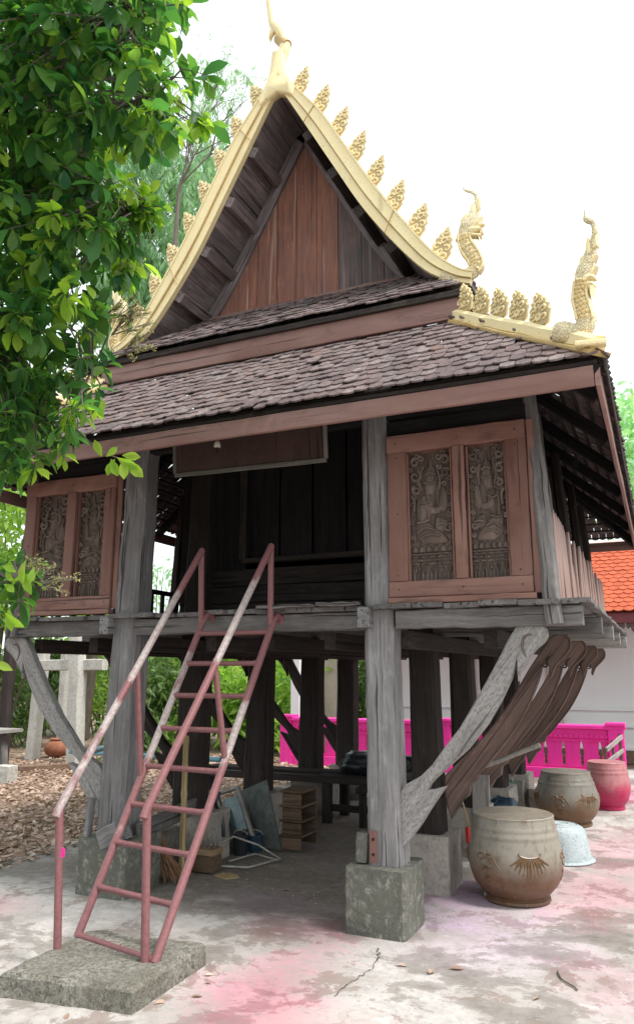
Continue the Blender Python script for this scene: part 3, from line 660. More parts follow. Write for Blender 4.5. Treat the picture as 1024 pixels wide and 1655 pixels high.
# --- framed carved panels at the front
def swirl(b, c, r, side, turns=1.25, th=0.012, a0=0.0, o=None):
    P = []
    for k in range(15):
        t = k / 14; rr = r * (1 - 0.78 * t); a = a0 + side * 2 * math.pi * turns * t
        P.append((c[0] + rr * math.cos(a), 0, c[1] + rr * math.sin(a)))
    b.tube([V(o) + V(p) for p in P], [th * (1.15 - 0.6 * k / 14) for k in range(15)], 6)
def relief(x0, x1, z0, z1, y, face, frame):
    """kneeling figure with joined hands among scrolls, over a lotus base and fretted rows"""
    W_, H_ = x1 - x0, z1 - z0; o = V((x0, y, z0)); b = MB()
    def P(pts, th, ch=0.006, dy=0.0):
        pts = [((p[0] if face > 0 else 1 - p[0]) * W_, p[1] * H_) for p in pts]
        b.prism(pts, o + V((0, dy + .012, 0)), (1, 0, 0), (0, 0, 1), th * .52, ch)
    def X(u): return (u if face > 0 else 1 - u) * W_
    # body facing +u (towards the mullion)
    P([(0.13, .34), (0.10, .44), (0.16, .50), (0.40, .47), (0.60, .41), (0.82, .35), (0.88, .31), (0.80, .285), (0.3, .29)], 0.05, 0.012)          # folded legs
    P([(0.15, .44), (0.17, .58), (0.25, .66), (0.38, .68), (0.52, .66), (0.56, .58), (0.46, .48), (0.30, .44)], 0.055, 0.014)                       # torso
    P([(0.36, .665), (0.34, .76), (0.40, .83), (0.54, .85), (0.66, .82), (0.68, .76), (0.62, .71), (0.52, .67)], 0.06, 0.016)                       # head
    P([(0.38, .83), (0.40, .88), (0.46, .89), (0.52, .97), (0.57, .89), (0.63, .87), (0.66, .82)], 0.05, 0.010)                                     # crown
    P([(0.34, .63), (0.30, .56), (0.42, .52), (0.62, .51), (0.80, .545), (0.84, .59), (0.72, .575), (0.56, .575), (0.46, .60)], 0.075, 0.014)        # forearm
    P([(0.66, .54), (0.70, .64), (0.80, .745), (0.90, .64), (0.90, .56), (0.80, .52)], 0.07, 0.010)                                                 # joined hands
    P([(0.55, .40), (0.60, .49), (0.74, .485), (0.90, .46), (0.88, .40), (0.74, .365)], 0.065, 0.014)                                               # raised knee
    P([(0.06, .30), (0.03, .42), (0.10, .38), (0.16, .33)], 0.045, 0.008)
    for ln in (((.20, .63), (.34, .60), (.50, .62)), ((.17, .45), (.32, .455), (.46, .47)), ((.36, .76), (.50, .745), (.66, .76)), ((.40, .82), (.52, .835), (.65, .815)), ((.22, .33), (.45, .36), (.70, .345)), ((.16, .37), (.36, .41), (.58, .39)), ((.62, .42), (.75, .435), (.88, .425)), ((.24, .64), (.20, .56), (.22, .47))):
        b.tube(catmull([o + V((X(u), -0.014, v_ * H_)) for u, v_ in ln], 4), 0.008, 6)
    # scrolls in the ground
    for (u, v_, r, sd, a0) in ((.15, .93, .10, 1, 0.3), (.14, .82, .12, -1, 1.0), (.17, .71, .09, 1, 2.0), (.86, .93, .10, -1, 2.6), (.87, .83, .09, 1, 0.4), (.83, .74, .05, -1, 3), (.30, .96, .06, 1, 2), (.72, .96, .06, -1, 0.2),
                               (.06, .60, .05, 1, 0), (.07, .52, .04, -1, 2), (.92, .50, .05, -1, 2), (.90, .40, .08, 1, 0.5), (.06, .34, .04, 1, 1), (.92, .33, .05, -1, 3), (.26, .88, .06, -1, 0.5), (.74, .88, .05, 1, 2.5), (.05, .87, .05, 1, 1), (.95, .78, .05, -1, 2), (.25, .76, .05, 1, 2), (.10, .66, .05, -1, 0), (.93, .68, .06, 1, 3), (.93, .58, .04, -1, 1), (.05, .46, .05, 1, 2), (.20, .985, .05, -1, 0), (.82, .985, .05, 1, 0), (.74, .80, .04, -1, 1)):
        swirl(b, (X(u), v_ * H_), r * W_ * 1.25, sd * face, 1.2, 0.013 * min(1, r * 12), a0, o + V((0, -0.004, 0)))
    for k, ln in enumerate((((.30, .70), (.24, .78), (.30, .86)), ((.72, .70), (.74, .78), (.68, .86)), ((.05, .66), (.12, .62), (.10, .54)))):
        b.tube(catmull([o + V((X(u), -0.014, v_ * H_)) for u, v_ in ln], 4), 0.009, 6)
    # lotus row and frets
    n = 6
    for k in range(n):
        u = (k + .5) / n; P([(u - .075, .225), (u - .07, .262), (u, .285), (u + .07, .262), (u + .075, .225)], 0.04, 0.010)
    P([(0.0, .205), (0, .222), (1, .222), (1, .205)], 0.05, 0.005)
    for row, zz in enumerate((.192, .165, .138)):
        m = 5
        for k in range(m):
            u = (k + .5 + (0.5 if row % 2 else 0)) / m
            if u > 1: continue
            a0 = .085; P([(u - a0, zz - .012), (u - a0 * .7, zz + .008), (u, zz + .016), (u + a0 * .7, zz + .008), (u + a0, zz - .012), (u + a0 * .45, zz - .007), (u, zz + .002), (u - a0 * .45, zz - .007)] if False else
              [(max(0, u - a0), zz - .010), (max(0, u - a0 * .8), zz + .006), (u, zz + .013), (min(1, u + a0 * .8), zz + .006), (min(1, u + a0), zz - .010), (u, zz - .002)], 0.04, 0.004)
    m = 10
    for k in range(m):
        u = (k + .5) / m; P([(u - .028, .0), (u - .032, .055), (u, .115), (u + .032, .055), (u + .028, .0)], 0.036, 0.007)
    for k in range(5):
        u = (k + 1) / 6 if False else (k + .5) / 5; P([(u - .04, .085), (u, .125), (u + .04, .085), (u, .07)], 0.05, 0.008)
    b.build('relief_carving', 'carved_wood', frame, 50)
    k = MB(); k.bar(((x0 + x1) / 2, y + 0.025, z0), ((x0 + x1) / 2, y + 0.025, z1), W_, 0.02, (0, 1, 0), 0.001)
    k.build('carved_board', 'carved_back', frame)
def panel(xa, xb, zA, zB, cells, y=4.91):
    fr = MB(); fr.bar(((xa + xb) / 2, y + 0.06, zA + .02), ((xa + xb) / 2, y + 0.06, zB), xb - xa - 0.02, 0.02, (0, 1, 0), 0.001)
    p = fr.build('wall_panel', 'panel_paint', H)
    (c1a, c1b), (c2a, c2b), z0, z1 = cells
    def rail(p0, p1, w_, th=0.05, dy=0.0):
        b = MB(); b.bar((p0[0], y + dy, p0[1]), (p1[0], y + dy, p1[1]), w_, th, (0, 1, 0), 0.006, 10, 0.0012)
        b.build('frame_rail', 'panel_paint', p, 40)
    rail(((xa + c1a) / 2 - .0, zA + .112), ((xa + c1a) / 2, zB - .132), c1a - xa); rail(((xb + c2b) / 2, zA + .112), ((xb + c2b) / 2, zB - .132), xb - c2b)
    rail((xa, (zA + .11 + zA) / 2), (xb, (zA + .11 + zA) / 2), 0.11, 0.05); rail((xa, zB - .065), (xb, zB - .065), 0.13, 0.05)
    rail(((c1b + c2a) / 2, zA + .112), ((c1b + c2a) / 2, zB - .132), c2a - c1b - .02, 0.05, -.006)
    # inner bead round each cell
    for (a, c) in ((c1a, c1b), (c2a, c2b)):
        b = MB()
        for q in (((a + .006, z0), (a + .006, z1)), ((c - .006, z0), (c - .006, z1))): b.bar((q[0][0], y + .012, q[0][1]), (q[1][0], y + .012, q[1][1]), .014, .03, (0, 1, 0), .003)
        b.build('frame_bead', 'panel_paint', p, kind='stuff')
    relief(c1a + .012, c1b - .012, z0, z1, y + 0.03, 1, p); relief(c2a + .012, c2b - .012, z0, z1, y + 0.03, -1, p)
    nl = MB()
    for xx in ((xa + c1a) / 2, (xb + c2b) / 2, (c1b + c2a) / 2):
        for zz in (zA + .055, zB - .065, zA + .15, zB - .17, (zA + zB) / 2): nl.tube([(xx + random.uniform(-.012, .012), y - .024, zz), (xx, y - .0275, zz)], .0042, 6)
    nl.build('nail_head', 'dark_wood', p, kind='stuff')
    # outer narrow trim boards
    rail((xb + 0.028, zA), (xb + 0.028, zB), 0.05, 0.03, 0.015)
    rail((xa, zA - 0.022), (xb + .02, zA - 0.024), 0.04, 0.07, -0.02)
panel(-1.655, -0.70, 2.09, 3.24, ((-1.52, -1.20), (-1.10, -0.835), 2.19, 3.10))
panel(-5.02, -4.04, 2.10, 3.24, ((-4.90, -4.56), (-4.44, -4.15), 2.205, 3.11))
for (xa, xb) in ((-5.02, -4.0), (-1.66, -0.64)):
    b = MB(); b.bar((xa, 4.955, 3.30), (xb, 4.955, 3.30), 0.05, 0.12, (0, 0, 1), 0.006, 6, .001); b.build('wall_plate', 'black_wood', H)
b = MB(); b.bar((-5.0, 4.99, 3.46), (-0.66, 4.99, 3.46), 0.09, 0.15, (0, 0, 1), 0.006, 6, .001); b.build('wall_plate', 'black_wood', H)

# --- gallery pickets on the right, railing on the left
for side, x, y0, y1, mat in ((1, -0.565, 5.03, 9.6, 'picket_wood'),):
    me = None; n = 38
    for k in range(n):
        y = y0 + (y1 - y0) * k / (n - 1)
        if me is None:
            b = MB(); out = [(-.046, 0), (-.046, .54), (-.03, .575), (0, .60), (.03, .575), (.046, .54), (.046, 0)]
            b.prism(out, (0, 0, 0), (0, 1, 0), (-0.03, 0, 1), 0.022, 0.004); me = b.mesh('picket', mat, 40)
        o = inst('picket', me, H, M.Translation((x + random.uniform(-.006, .006), y, 2.045 + random.uniform(-.01, .01))) @ Euler((random.gauss(0, .012), random.gauss(0, .02), 0)).to_matrix().to_4x4())
    b = MB(); b.bar((x - 0.035, y0, 2.46), (x - 0.035, y1, 2.46), 0.03, 0.05, (0, 0, 1)); b.build('picket_rail', 'dark_wood', H)
b = MB(); b.bar((-5.04, 5.05, 2.46), (-5.04, 9.6, 2.46), 0.045, 0.05, (0, 0, 1)); b.build('gallery_rail', 'black_wood', H)
b = MB(); b.bar((-5.0, 8.95, 2.47), (-4.0, 8.95, 2.47), 0.045, 0.05, (0, 0, 1)); b.build('gallery_rail', 'black_wood', H)
b = MB(); b.bar((0, 0, 0), (0, 0, .40), .04, .03, (0, 1, 0)); me = b.mesh('baluster', 'black_wood')
for k in range(22): inst('baluster', me, H, M.Translation((-5.04, 5.2 + k * 0.2, 2.045)))
for k in range(5): inst('baluster', me, H, M.Translation((-4.9 + k * 0.2, 8.95, 2.045)))
# --- inner room
YR = 6.02
def board(name, p0, p1, w_, th, mat, up=(0, 1, 0), parent=H, ch=0.004, n=6, j=.0015, r=None):
    b = MB(); b.bar(p0, p1, w_, th, up, ch, n, j, r=r); return b.build(name, mat, parent, 40)
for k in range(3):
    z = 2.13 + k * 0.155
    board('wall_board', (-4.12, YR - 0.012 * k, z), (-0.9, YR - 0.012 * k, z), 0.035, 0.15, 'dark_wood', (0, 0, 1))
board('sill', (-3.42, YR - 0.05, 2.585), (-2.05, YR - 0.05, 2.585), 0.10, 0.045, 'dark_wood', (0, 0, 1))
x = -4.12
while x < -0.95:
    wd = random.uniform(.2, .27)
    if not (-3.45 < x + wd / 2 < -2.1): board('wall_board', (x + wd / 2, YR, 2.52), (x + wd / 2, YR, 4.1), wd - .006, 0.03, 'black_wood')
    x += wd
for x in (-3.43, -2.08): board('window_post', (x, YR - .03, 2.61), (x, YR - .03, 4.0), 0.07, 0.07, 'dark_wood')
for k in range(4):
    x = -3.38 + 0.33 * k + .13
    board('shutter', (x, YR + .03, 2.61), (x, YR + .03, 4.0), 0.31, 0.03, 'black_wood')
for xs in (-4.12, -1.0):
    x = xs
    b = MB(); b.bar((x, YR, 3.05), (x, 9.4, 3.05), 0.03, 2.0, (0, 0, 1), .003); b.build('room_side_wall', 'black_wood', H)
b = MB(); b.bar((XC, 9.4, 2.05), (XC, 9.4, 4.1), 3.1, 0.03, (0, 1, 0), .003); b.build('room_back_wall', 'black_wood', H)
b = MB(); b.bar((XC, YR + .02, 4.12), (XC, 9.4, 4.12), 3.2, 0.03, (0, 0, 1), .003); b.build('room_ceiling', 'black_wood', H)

# --- roofs
EY0, EY1 = 4.2, 10.45; EX0, EX1 = 2 * XC + 0.19, -0.19; EZ = 3.325
TY0, TY1 = 5.2, 9.45; TX0, TX1 = EX0 + 1.0, EX1 - 1.0; TZ = 4.17
skirt = MB()
def quad(b, a, c, d, e, th=0.012):
    n = (V(c) - V(a)).cross(V(e) - V(a)).normalized() * th
    b.add([V(a), V(c), V(d), V(e), V(a) - n, V(c) - n, V(d) - n, V(e) - n], [(0, 1, 2, 3), (7, 6, 5, 4), (0, 4, 5, 1), (1, 5, 6, 2), (2, 6, 7, 3), (3, 7, 4, 0)])
# battens carry the tiles (open underside shows rafters, battens and tile backs)
def batten_ring(b, t, sz=0.02):
    f = lambda a, c: a + (c - a) * t
    x0, x1, y0, y1, z = f(EX0, TX0), f(EX1, TX1), f(EY0, TY0), f(EY1, TY1), f(EZ, TZ) - 0.035
    for p, q in (((x0, y0), (x1, y0)), ((x1, y0), (x1, y1)), ((x1, y1), (x0, y1)), ((x0, y1), (x0, y0))):
        b.bar((*p, z), (*q, z), sz, sz, (0, 0, 1), .002)
for k in range(11): batten_ring(skirt, 0.03 + k * 0.094)
sk = skirt.build('skirt_roof', 'dark_wood', H)
raf = []
sl = (TZ - EZ)
for y in [4.62 + .93 * k for k in range(7)]:
    f_ = min(1, max(.1, (y - EY0) / 1.0 - .06), max(.1, (EY1 - y) / 1.0 - .06)); zt_ = EZ - .10 + (TZ - EZ) * f_
    raf.append(((EX1 - .03, y, EZ - .10), (EX1 - f_, y, zt_))); raf.append(((EX0 + .03, y, EZ - .10), (EX0 + f_, y, zt_)))
for x in [EX0 + .75 + .6 * k for k in range(7)]:
    f_ = min(1, (x - EX0) - .06, (EX1 - x) - .06); raf.append(((x, EY0 + .03, EZ - .10), (x, EY0 + f_, EZ - .10 + (TZ - EZ) * f_)))
for p, q in raf:
    b = MB(); b.bar(p, q, .05, .085, (0, 0, 1), .004); b.build('rafter', 'black_wood', sk)
for p, q in (((EX1, EY0), (TX1, TY0)), ((EX0, EY0), (TX0, TY0)), ((EX1, EY1), (TX1, TY1)), ((EX0, EY1), (TX0, TY1))):
    b = MB(); b.bar((*p, EZ - .11), (*q, TZ - .11), .06, .09, (0, 0, 1), .004); b.build('hip_rafter', 'black_wood', sk)
# tile: pointed-edge clay plate
TW, TL, TT = 0.09, 0.16, 0.011
def tile_parts(k):
    rnd = random.Random(k); w2 = TW / 2 - .002
    out = [(-w2, .022 + rnd.uniform(-.004, .004)), (-w2 * .68, .006), (0, -.006 + rnd.uniform(-.004, .004)), (w2 * .68, .006), (w2, .022 + rnd.uniform(-.004, .004)), (w2, TL), (-w2, TL)]
    b = MB(); b.prism(out, (0, 0, 0), (1, 0, 0), (0, 1, 0), TT, 0.0, r=0.0); return b
TILES = [tile_parts(k) for k in range(4)]
TME = [t.mesh('roof_tile', 'tile') for t in TILES]
def lay(e0, e1, t0, t1, rows, parent, singles=0, jit=1.0, scale=1.0, curve=None, name='roof_tile'):
    """courses of tiles on the slope with eave e0-e1 and top t0-t1; nearest `singles` become objects, the rest one joined part"""
    e0, e1, t0, t1 = map(V, (e0, e1, t0, t1)); res = []
    for r in range(rows):
        u = r / rows
        a = curve(0, u) if curve else e0.lerp(t0, u); c = curve(1, u) if curve else e1.lerp(t1, u)
        a2 = curve(0, u + .01) if curve else e0.lerp(t0, u + .01); c2 = curve(1, u + .01) if curve else e1.lerp(t1, u + .01)
        ex = (c - a).normalized(); mid = (a + c) / 2; mid2 = (a2 + c2) / 2
        ey = (mid2 - mid); ey = (ey - ex * ey.dot(ex)).normalized(); ez = ex.cross(ey)
        L = (c - a).length; stp = TW * scale; n = int(L / stp) + 1; off = (L - n * stp) / 2 + (stp / 2 if r % 2 else 0)
        for k in range(n + (0 if r % 2 else 0)):
            s_ = off + (k + .5) * stp
            if s_ < 0.02 or s_ > L - 0.02: continue
            p = a + ex * s_ + ez * (0.017 + random.gauss(0, .003) * jit) + ey * random.gauss(0, .006) * jit
            m = M(((ex.x, ey.x, ez.x, p.x), (ex.y, ey.y, ez.y, p.y), (ex.z, ey.z, ez.z, p.z), (0, 0, 0, 1)))
            m = m @ Euler((R(-5.0 + random.gauss(0, 1.3) * jit), R(random.gauss(0, 1.5) * jit), R(random.gauss(0, 1.6) * jit))).to_matrix().to_4x4() @ M.Scale(scale, 4)
            res.append((m, (p - CAM).length))
    res.sort(key=lambda q: q[1])
    for m, _ in res[:singles]: inst(name, random.choice(TME), parent, m)
    if len(res) > singles:
        b = MB()
        for m, _ in res[singles:]:
            t = random.choice(TILES); b.merge_mesh(t.v, t.f, t.g, m)
        b.build(name, 'tile', parent, recalc=False, kind='stuff')
ov = 0.05
lay((EX0, EY0 - ov, EZ - .03), (EX1, EY0 - ov, EZ - .03), (TX0, TY0, TZ), (TX1, TY0, TZ), 13, sk, 300)
lay((EX1 + ov, EY0, EZ - .03), (EX1 + ov, EY1, EZ - .03), (TX1, TY0, TZ), (TX1, TY1, TZ), 12, sk)
lay((EX0 - ov, EY1, EZ - .03), (EX0 - ov, EY0, EZ - .03), (TX0, TY1, TZ), (TX0, TY0, TZ), 12, sk)
lay((EX1, EY1 + ov, EZ - .03), (EX0, EY1 + ov, EZ - .03), (TX1, TY1, TZ), (TX0, TY1, TZ), 12, sk)
# eave boards
def fascia(p, q, z, h, th, mat, name='fascia', n=14):
    b = MB(); b.bar((*p, z), (*q, z), th, h, (0, 0, 1), .005, n, .0012); return b.build(name, mat, H, 40)
fz, fh = 3.198, 0.118
fascia((EX0 + .0, EY0 - .012), (EX1 - .02, EY0 - .012), fz, fh, .03, 'brown_paint')
fascia((EX1, EY0 - .01), (EX1, EY1), fz, fh, .03, 'brown_paint'); fascia((EX0, EY0 + .01), (EX0, EY1), fz, fh, .03, 'brown_paint'); fascia((EX1, EY1), (EX0, EY1), fz, fh, .03, 'brown_paint')
fascia((EX0, EY0 + .012), (EX1, EY0 + .012), 3.278, .03, .05, 'dark_wood', 'tilting_fillet'); fascia((EX1 - .012, EY0 + .04), (EX1 - .012, EY1), 3.278, .03, .05, 'black_wood', 'tilting_fillet')
fascia((EX1 + .045, EY0 - .02), (EX1 + .045, EY1), 3.255, .075, .012, 'dark_wood', 'eave_strip')
# upper fascia above the skirt
for (p, q) in (((TX0 - .03, TY0 - .03), (TX1 + .03, TY0 - .03)), ((TX1 + .03, TY0 - .0), (TX1 + .03, TY1)), ((TX0 - .03, TY0), (TX0 - .03, TY1))):
    fascia(p, q, 4.265, .175, .035, 'brown_paint')
# pent strip in front of the gable
PZ0, PZ1, PY0, PY1 = 4.415, 5.07, 5.12, 5.98
pb = MB(); quad(pb, (TX0 - .06, PY0 + .03, PZ0 - .02), (TX1 + .06, PY0 + .03, PZ0 - .02), (TX1 - .55, PY1, PZ1 - .02), (TX0 + .55, PY1, PZ1 - .02), .02)
pent = pb.build('pent_roof', 'dark_wood', H)
lay((TX0 - .08, PY0, PZ0), (TX1 + .08, PY0, PZ0), (TX0 + .6, PY1, PZ1), (TX1 - .6, PY1, PZ1), 9, pent)
fascia((TX0 - .07, PY0 + .035), (TX1 + .07, PY0 + .035), PZ0 - .045, .05, .06, 'dark_wood', 'tilting_fillet')
fascia((TX1 + .075, PY0 + .02), (TX1 + .075, TY1), PZ0 - .05, .06, .05, 'dark_wood', 'tilting_fillet')

# gable curves: (half width, height)
CO = [(0.03, 7.20), (.10, 7.04), (.2, 6.88), (.44, 6.56), (.68, 6.13), (.905, 5.72), (1.17, 5.29), (1.42, 4.92), (1.62, 4.72), (1.74, 4.66)]
CI = [(0.0, 6.90), (.045, 6.84), (.10, 6.74), (.29, 6.35), (.53, 5.90), (.79, 5.43), (1.06, 5.04), (1.33, 4.73), (1.55, 4.60), (1.70, 4.545)]
cO = [V((a, 0, z)) for a, z in CO]; cI = [V((a, 0, z)) for a, z in CI]
cO = catmull(cO, 5); cI = catmull(cI, 5)
cI = [c.lerp(a, .24 * min(1, k / 6)) for k, (a, c) in enumerate(zip(cO, cI))]
def zin(dx):                                   # underside height at a half width
    dx = abs(dx)
    for a, c in zip(cI, cI[1:]):
        if a.x <= dx <= c.x + 1e-6: return a.z + (c.z - a.z) * (dx - a.x) / max(1e-6, c.x - a.x)
    return cI[-1].z if dx > 1 else cI[0].z
YB = 5.43
for sd in (-1, 1):
    A = [V((XC + sd * p.x, YB - .03, p.z)) for p in cO]; B_ = [V((XC + sd * p.x, YB - .03, p.z)) for p in cI]
    b = MB(); b.ribbon(A, B_, (0, .055, 0)); bb = b.build('bargeboard', 'gold', H, 50)
    mid = lambda t: [a.lerp(c, t) for a, c in zip(A, B_)]
    b = MB(); o_ = V((0, -.022, 0)); b.ribbon([p + o_ for p in mid(.0)], [p + o_ for p in mid(.56)], (0, .021, 0)); b.build('bargeboard_band', 'gold', bb, 50)
    b = MB(); o_ = V((0, -.030, 0)); b.ribbon([p + o_ for p in mid(-.015)], [p + o_ for p in mid(.07)], (0, .0295, 0)); b.build('bargeboard_bead', 'gold', bb, 50)
    b = MB(); o_ = V((0, -.006, 0)); b.ribbon([p + o_ for p in mid(.565)], [p + o_ for p in mid(.615)], (0, .0055, 0)); b.build('groove', 'gold_deep', bb, 50)
    for jt in (.33, .66):
        i_ = int(jt * (len(A) - 1)); p_, q_ = A[i_].lerp(B_[i_], -.03), B_[i_].lerp(A[i_], -.01)
        b = MB(); b.bar(p_ + V((0, -.0255, 0)), q_ + V((0, -.0255, 0)), .005, .012, (0, 1, 0), .001); b.build('board_joint', 'gold_deep', bb)
    # roof deck over the overhang and the room
    b = MB(); dz = V((0, 0, 0.05))
    b.ribbon([V((XC + sd * p.x, YB + .03, p.z + .055)) for p in cI], [V((XC + sd * p.x, YB + .03, p.z + .03)) for p in cI], (0, 4.0, 0)); rd = b.build('main_roof', 'soffit_wood', H, 60)
    # planked underside
    P = [V((XC + sd * p.x, 0, p.z)) for p in cI]; tot = 0; pts = []
    for a, c in zip(P, P[1:]): tot += (c - a).length
    npl = 17; acc = 0; idx = 0; cur = [P[0]]
    def along(d):
        s_ = 0
        for a, c in zip(P, P[1:]):
            l = (c - a).length
            if s_ + l >= d: return a.lerp(c, (d - s_) / l)
            s_ += l
        return P[-1]
    for k in range(npl):
        a = along(tot * k / npl); c = along(tot * (k + 1) / npl - .006); nn = V((-(c - a).z, 0, (c - a).x)).normalized()
        if nn.z < 0: nn = -nn
        m_ = (a + c) / 2 + nn * .016
        b = MB(); b.bar((m_.x, YB + .035, m_.z), (m_.x, YB + 1.0, m_.z), (c - a).length, .014, nn, .002, 4, .001); b.build('soffit_board', 'soffit_wood', rd)
    # purlins
    for d in (0.20, .375, .55, .715, .90):
        p = along(tot * d); q = along(tot * d + .05); t_ = (q - p).normalized(); nn = V((t_.z, 0, -t_.x)); nn = nn if nn.z < 0 else -nn
        p = p + nn * .03
        b = MB(); b.bar((p.x, YB + .028, p.z), (p.x, YB + .60, p.z), .10, .095, nn, .006, 5, .0015); b.build('purlin', 'soffit_wood' if sd < 0 else 'dark_wood', rd, 40)
    # trim along the gable wall
    q = [V((XC + sd * p.x, 5.955, p.z - .005)) for p in cI if p.z > 4.9]; nn = [along(0)] * 1
    b = MB(); b.ribbon(q, [p + V((-sd * .10, 0, -.06)) for p in q], (0, .03, 0)); b.build('verge_trim', 'soffit_wood', H, 50)
    # tile cover (outer side)
    def cv(t, u, sd=sd):
        L_ = len(cI) - 1; f = (1 - min(u, .999)) * L_; i = int(f); p = cI[i].lerp(cI[min(i + 1, L_)], f - i)
        y = YB + .04 + (3.95 * t if sd > 0 else 3.95 * (1 - t))
        return V((XC + sd * p.x, y, p.z + .075))
    lay((0, 0, 0), (1, 0, 0), (0, 1, 0), (1, 1, 0), 24, rd, curve=cv, scale=1.15)
b = MB(); b.bar((XC, YB, 6.98), (XC, 9.45, 6.98), .10, .10, (0, 0, 1), .02, 20, .003); b.build('ridge_cap', 'tile', H)

# gable wall boards
x = XC - 1.55
while x < XC + 1.5:
    wd = random.uniform(.19, .235); xa, xb = x, min(x + wd - .004, XC + 1.55)
    top = [(xx, zin(xx - XC) + .01) for xx in [xb + (xa - xb) * k / 5 for k in range(6)]]
    out = [(xa, 4.62), (xb, 4.62)] + top
    if min(p[1] for p in top) > 4.70:
        b = MB(); b.prism(out, (0, 6.0 + random.uniform(-.003, .003), 0), (1, 0, 0), (0, 0, 1), .025, .003); b.build('gable_board', 'gable_wood' if xb < XC + .55 else 'gable_flare_grey', H)  # boards to the right are coloured darker to imitate the flare
    x += wd
b = MB(); b.bar((TX0 + .35, 5.955, 5.05), (TX1 - .35, 5.955, 5.05), .04, .06, (0, 0, 1), .006, 12, .002); b.build('flashing', 'brown_paint', H)
gb = MB(); gb.bar((XC, 9.35, 4.2), (XC, 9.35, 6.8), 2.4, .03, (0, 1, 0), .004, 1, 0, .06); gb.build('rear_gable', 'gable_flare_grey', H)
for sd in (-1, 1):                              # little corner shelves at the barge feet
    b = MB(); b.bar((XC + sd * 1.48, YB + .03, 4.60), (XC + sd * 1.30, 5.96, 4.98), .16, .03, (0, 0, 1), .004); b.build('corner_board', 'soffit_wood', H)

# --- gilded ornaments
def flame_leaf():
    """flame-shaped crest leaf: shaded plate with raised pale curls"""
    b = MB()
    out = [(-.050, 0), (-.064, .05), (-.056, .085), (-.070, .105), (-.056, .125), (-.062, .155), (-.044, .165), (-.046, .192), (-.028, .20), (-.024, .225), (-.008, .245),
           (.006, .215), (.020, .205), (.026, .18), (.042, .165), (.042, .14), (.060, .12), (.052, .095), (.066, .075), (.058, .05), (.050, 0)]
    b.prism([(x * .93, z * .97) for x, z in out], (0, 0, 0), (1, 0, 0), (0, 0, 1), .022, .004); nf = len(b.f)
    for (cx, cz, r, sd, a0) in ((-.03, .045, .027, 1, 0), (.03, .045, .027, -1, math.pi), (-.034, .105, .025, 1, .5), (.032, .10, .024, -1, 2.6), (0, .145, .024, 1, 1), (-.028, .165, .016, -1, 2), (.026, .16, .015, 1, 1), (0, .075, .018, -1, 4), (-.006, .20, .016, 1, 1.2)):
        for q in (-.014, .014): swirl(b, (cx, cz), r, sd, .95, .0075, a0, (0, q, 0))
    for a, c in zip(out, out[1:]): b.tube([(a[0], 0, a[1]), (c[0], 0, c[1])], .0065, 5)
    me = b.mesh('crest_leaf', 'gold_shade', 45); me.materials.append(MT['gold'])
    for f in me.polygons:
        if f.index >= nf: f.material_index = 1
    return me
FL = flame_leaf()
def curve_point(P, d):
    s_ = 0
    for a, c in zip(P, P[1:]):
        l = (c - a).length
        if s_ + l >= d: return a.lerp(c, (d - s_) / l), (c - a).normalized()
        s_ += l
    return P[-1], (P[-1] - P[-2]).normalized()
totO = sum((c - a).length for a, c in zip(cO, cO[1:]))
for sd in (-1, 1):
    P = [V((XC + sd * p.x, YB, p.z)) for p in cO]
    for k in range(8):
        p, t = curve_point(P, totO * (.115 + .80 * k / 7.25)); nn = V((-t.z, 0, t.x)); nn = nn if nn.z > 0 else -nn
        upv = (nn * .55 + V((0, 0, 1)) * .6).normalized(); ux = V((upv.z, 0, -upv.x))
        m = M(((ux.x, 0, upv.x, p.x), (0, 1, 0, p.y), (ux.z, 0, upv.z, p.z), (0, 0, 0, 1)))
        f = 1.22 if k < 6 else 1.28
        inst('crest_leaf', FL, H, m @ M.Translation((0, 0, -.045)) @ M.Diagonal((sd * f, 1, f, 1)))
# apex finial
pts = [(455, 128), (454, 110), (455, 95), (459, 82), (460, 70), (455, 55), (447, 45), (441, 38), (438, 20), (435, 2), (431, -25), (428, -50)]
rd_ = [.070, .062, .057, .053, .052, .05, .046, .042, .038, .034, .025, .008]
P = [at(x, y, 1, YB) for x, y in pts]; b = MB()
Pc = catmull(P, 4); rc = [x.x for x in catmull([V((r_, 0, 0)) for r_ in rd_], 4)]
b.tube([p for p in Pc], rc, 12); fin = b.build('apex_finial', 'gold', H, 60)
p = at(440, 52, 1, YB); b = MB(); b.prism([(.03, .05), (-.02, .03), (-.035, -.05), (-.025, -.09), (.0, -.05), (.035, -.01)], p, (1, 0, 0), (0, 0, 1), .05, .01); b.build('beak', 'gold', fin, 50)
b = MB(); hf = [(.058, 7.36), (.066, 7.24), (.085, 7.12), (.13, 7.00), (.20, 6.885), (.17, 6.80), (.085, 6.86), (0, 6.90)]
b.prism([(XC + a, z) for a, z in hf] + [(XC - a, z) for a, z in hf[-2::-1]], (0, YB - .012, 0), (1, 0, 0), (0, 0, 1), .105, .016); b.build('apex_plate', 'gold', fin, 50)
b = MB(); b.tube([at(463, 74, 1, YB) , at(450, 62, 1, YB)], [.056, .054], 12); b.build('finial_collar', 'gold_deep', fin, 60)

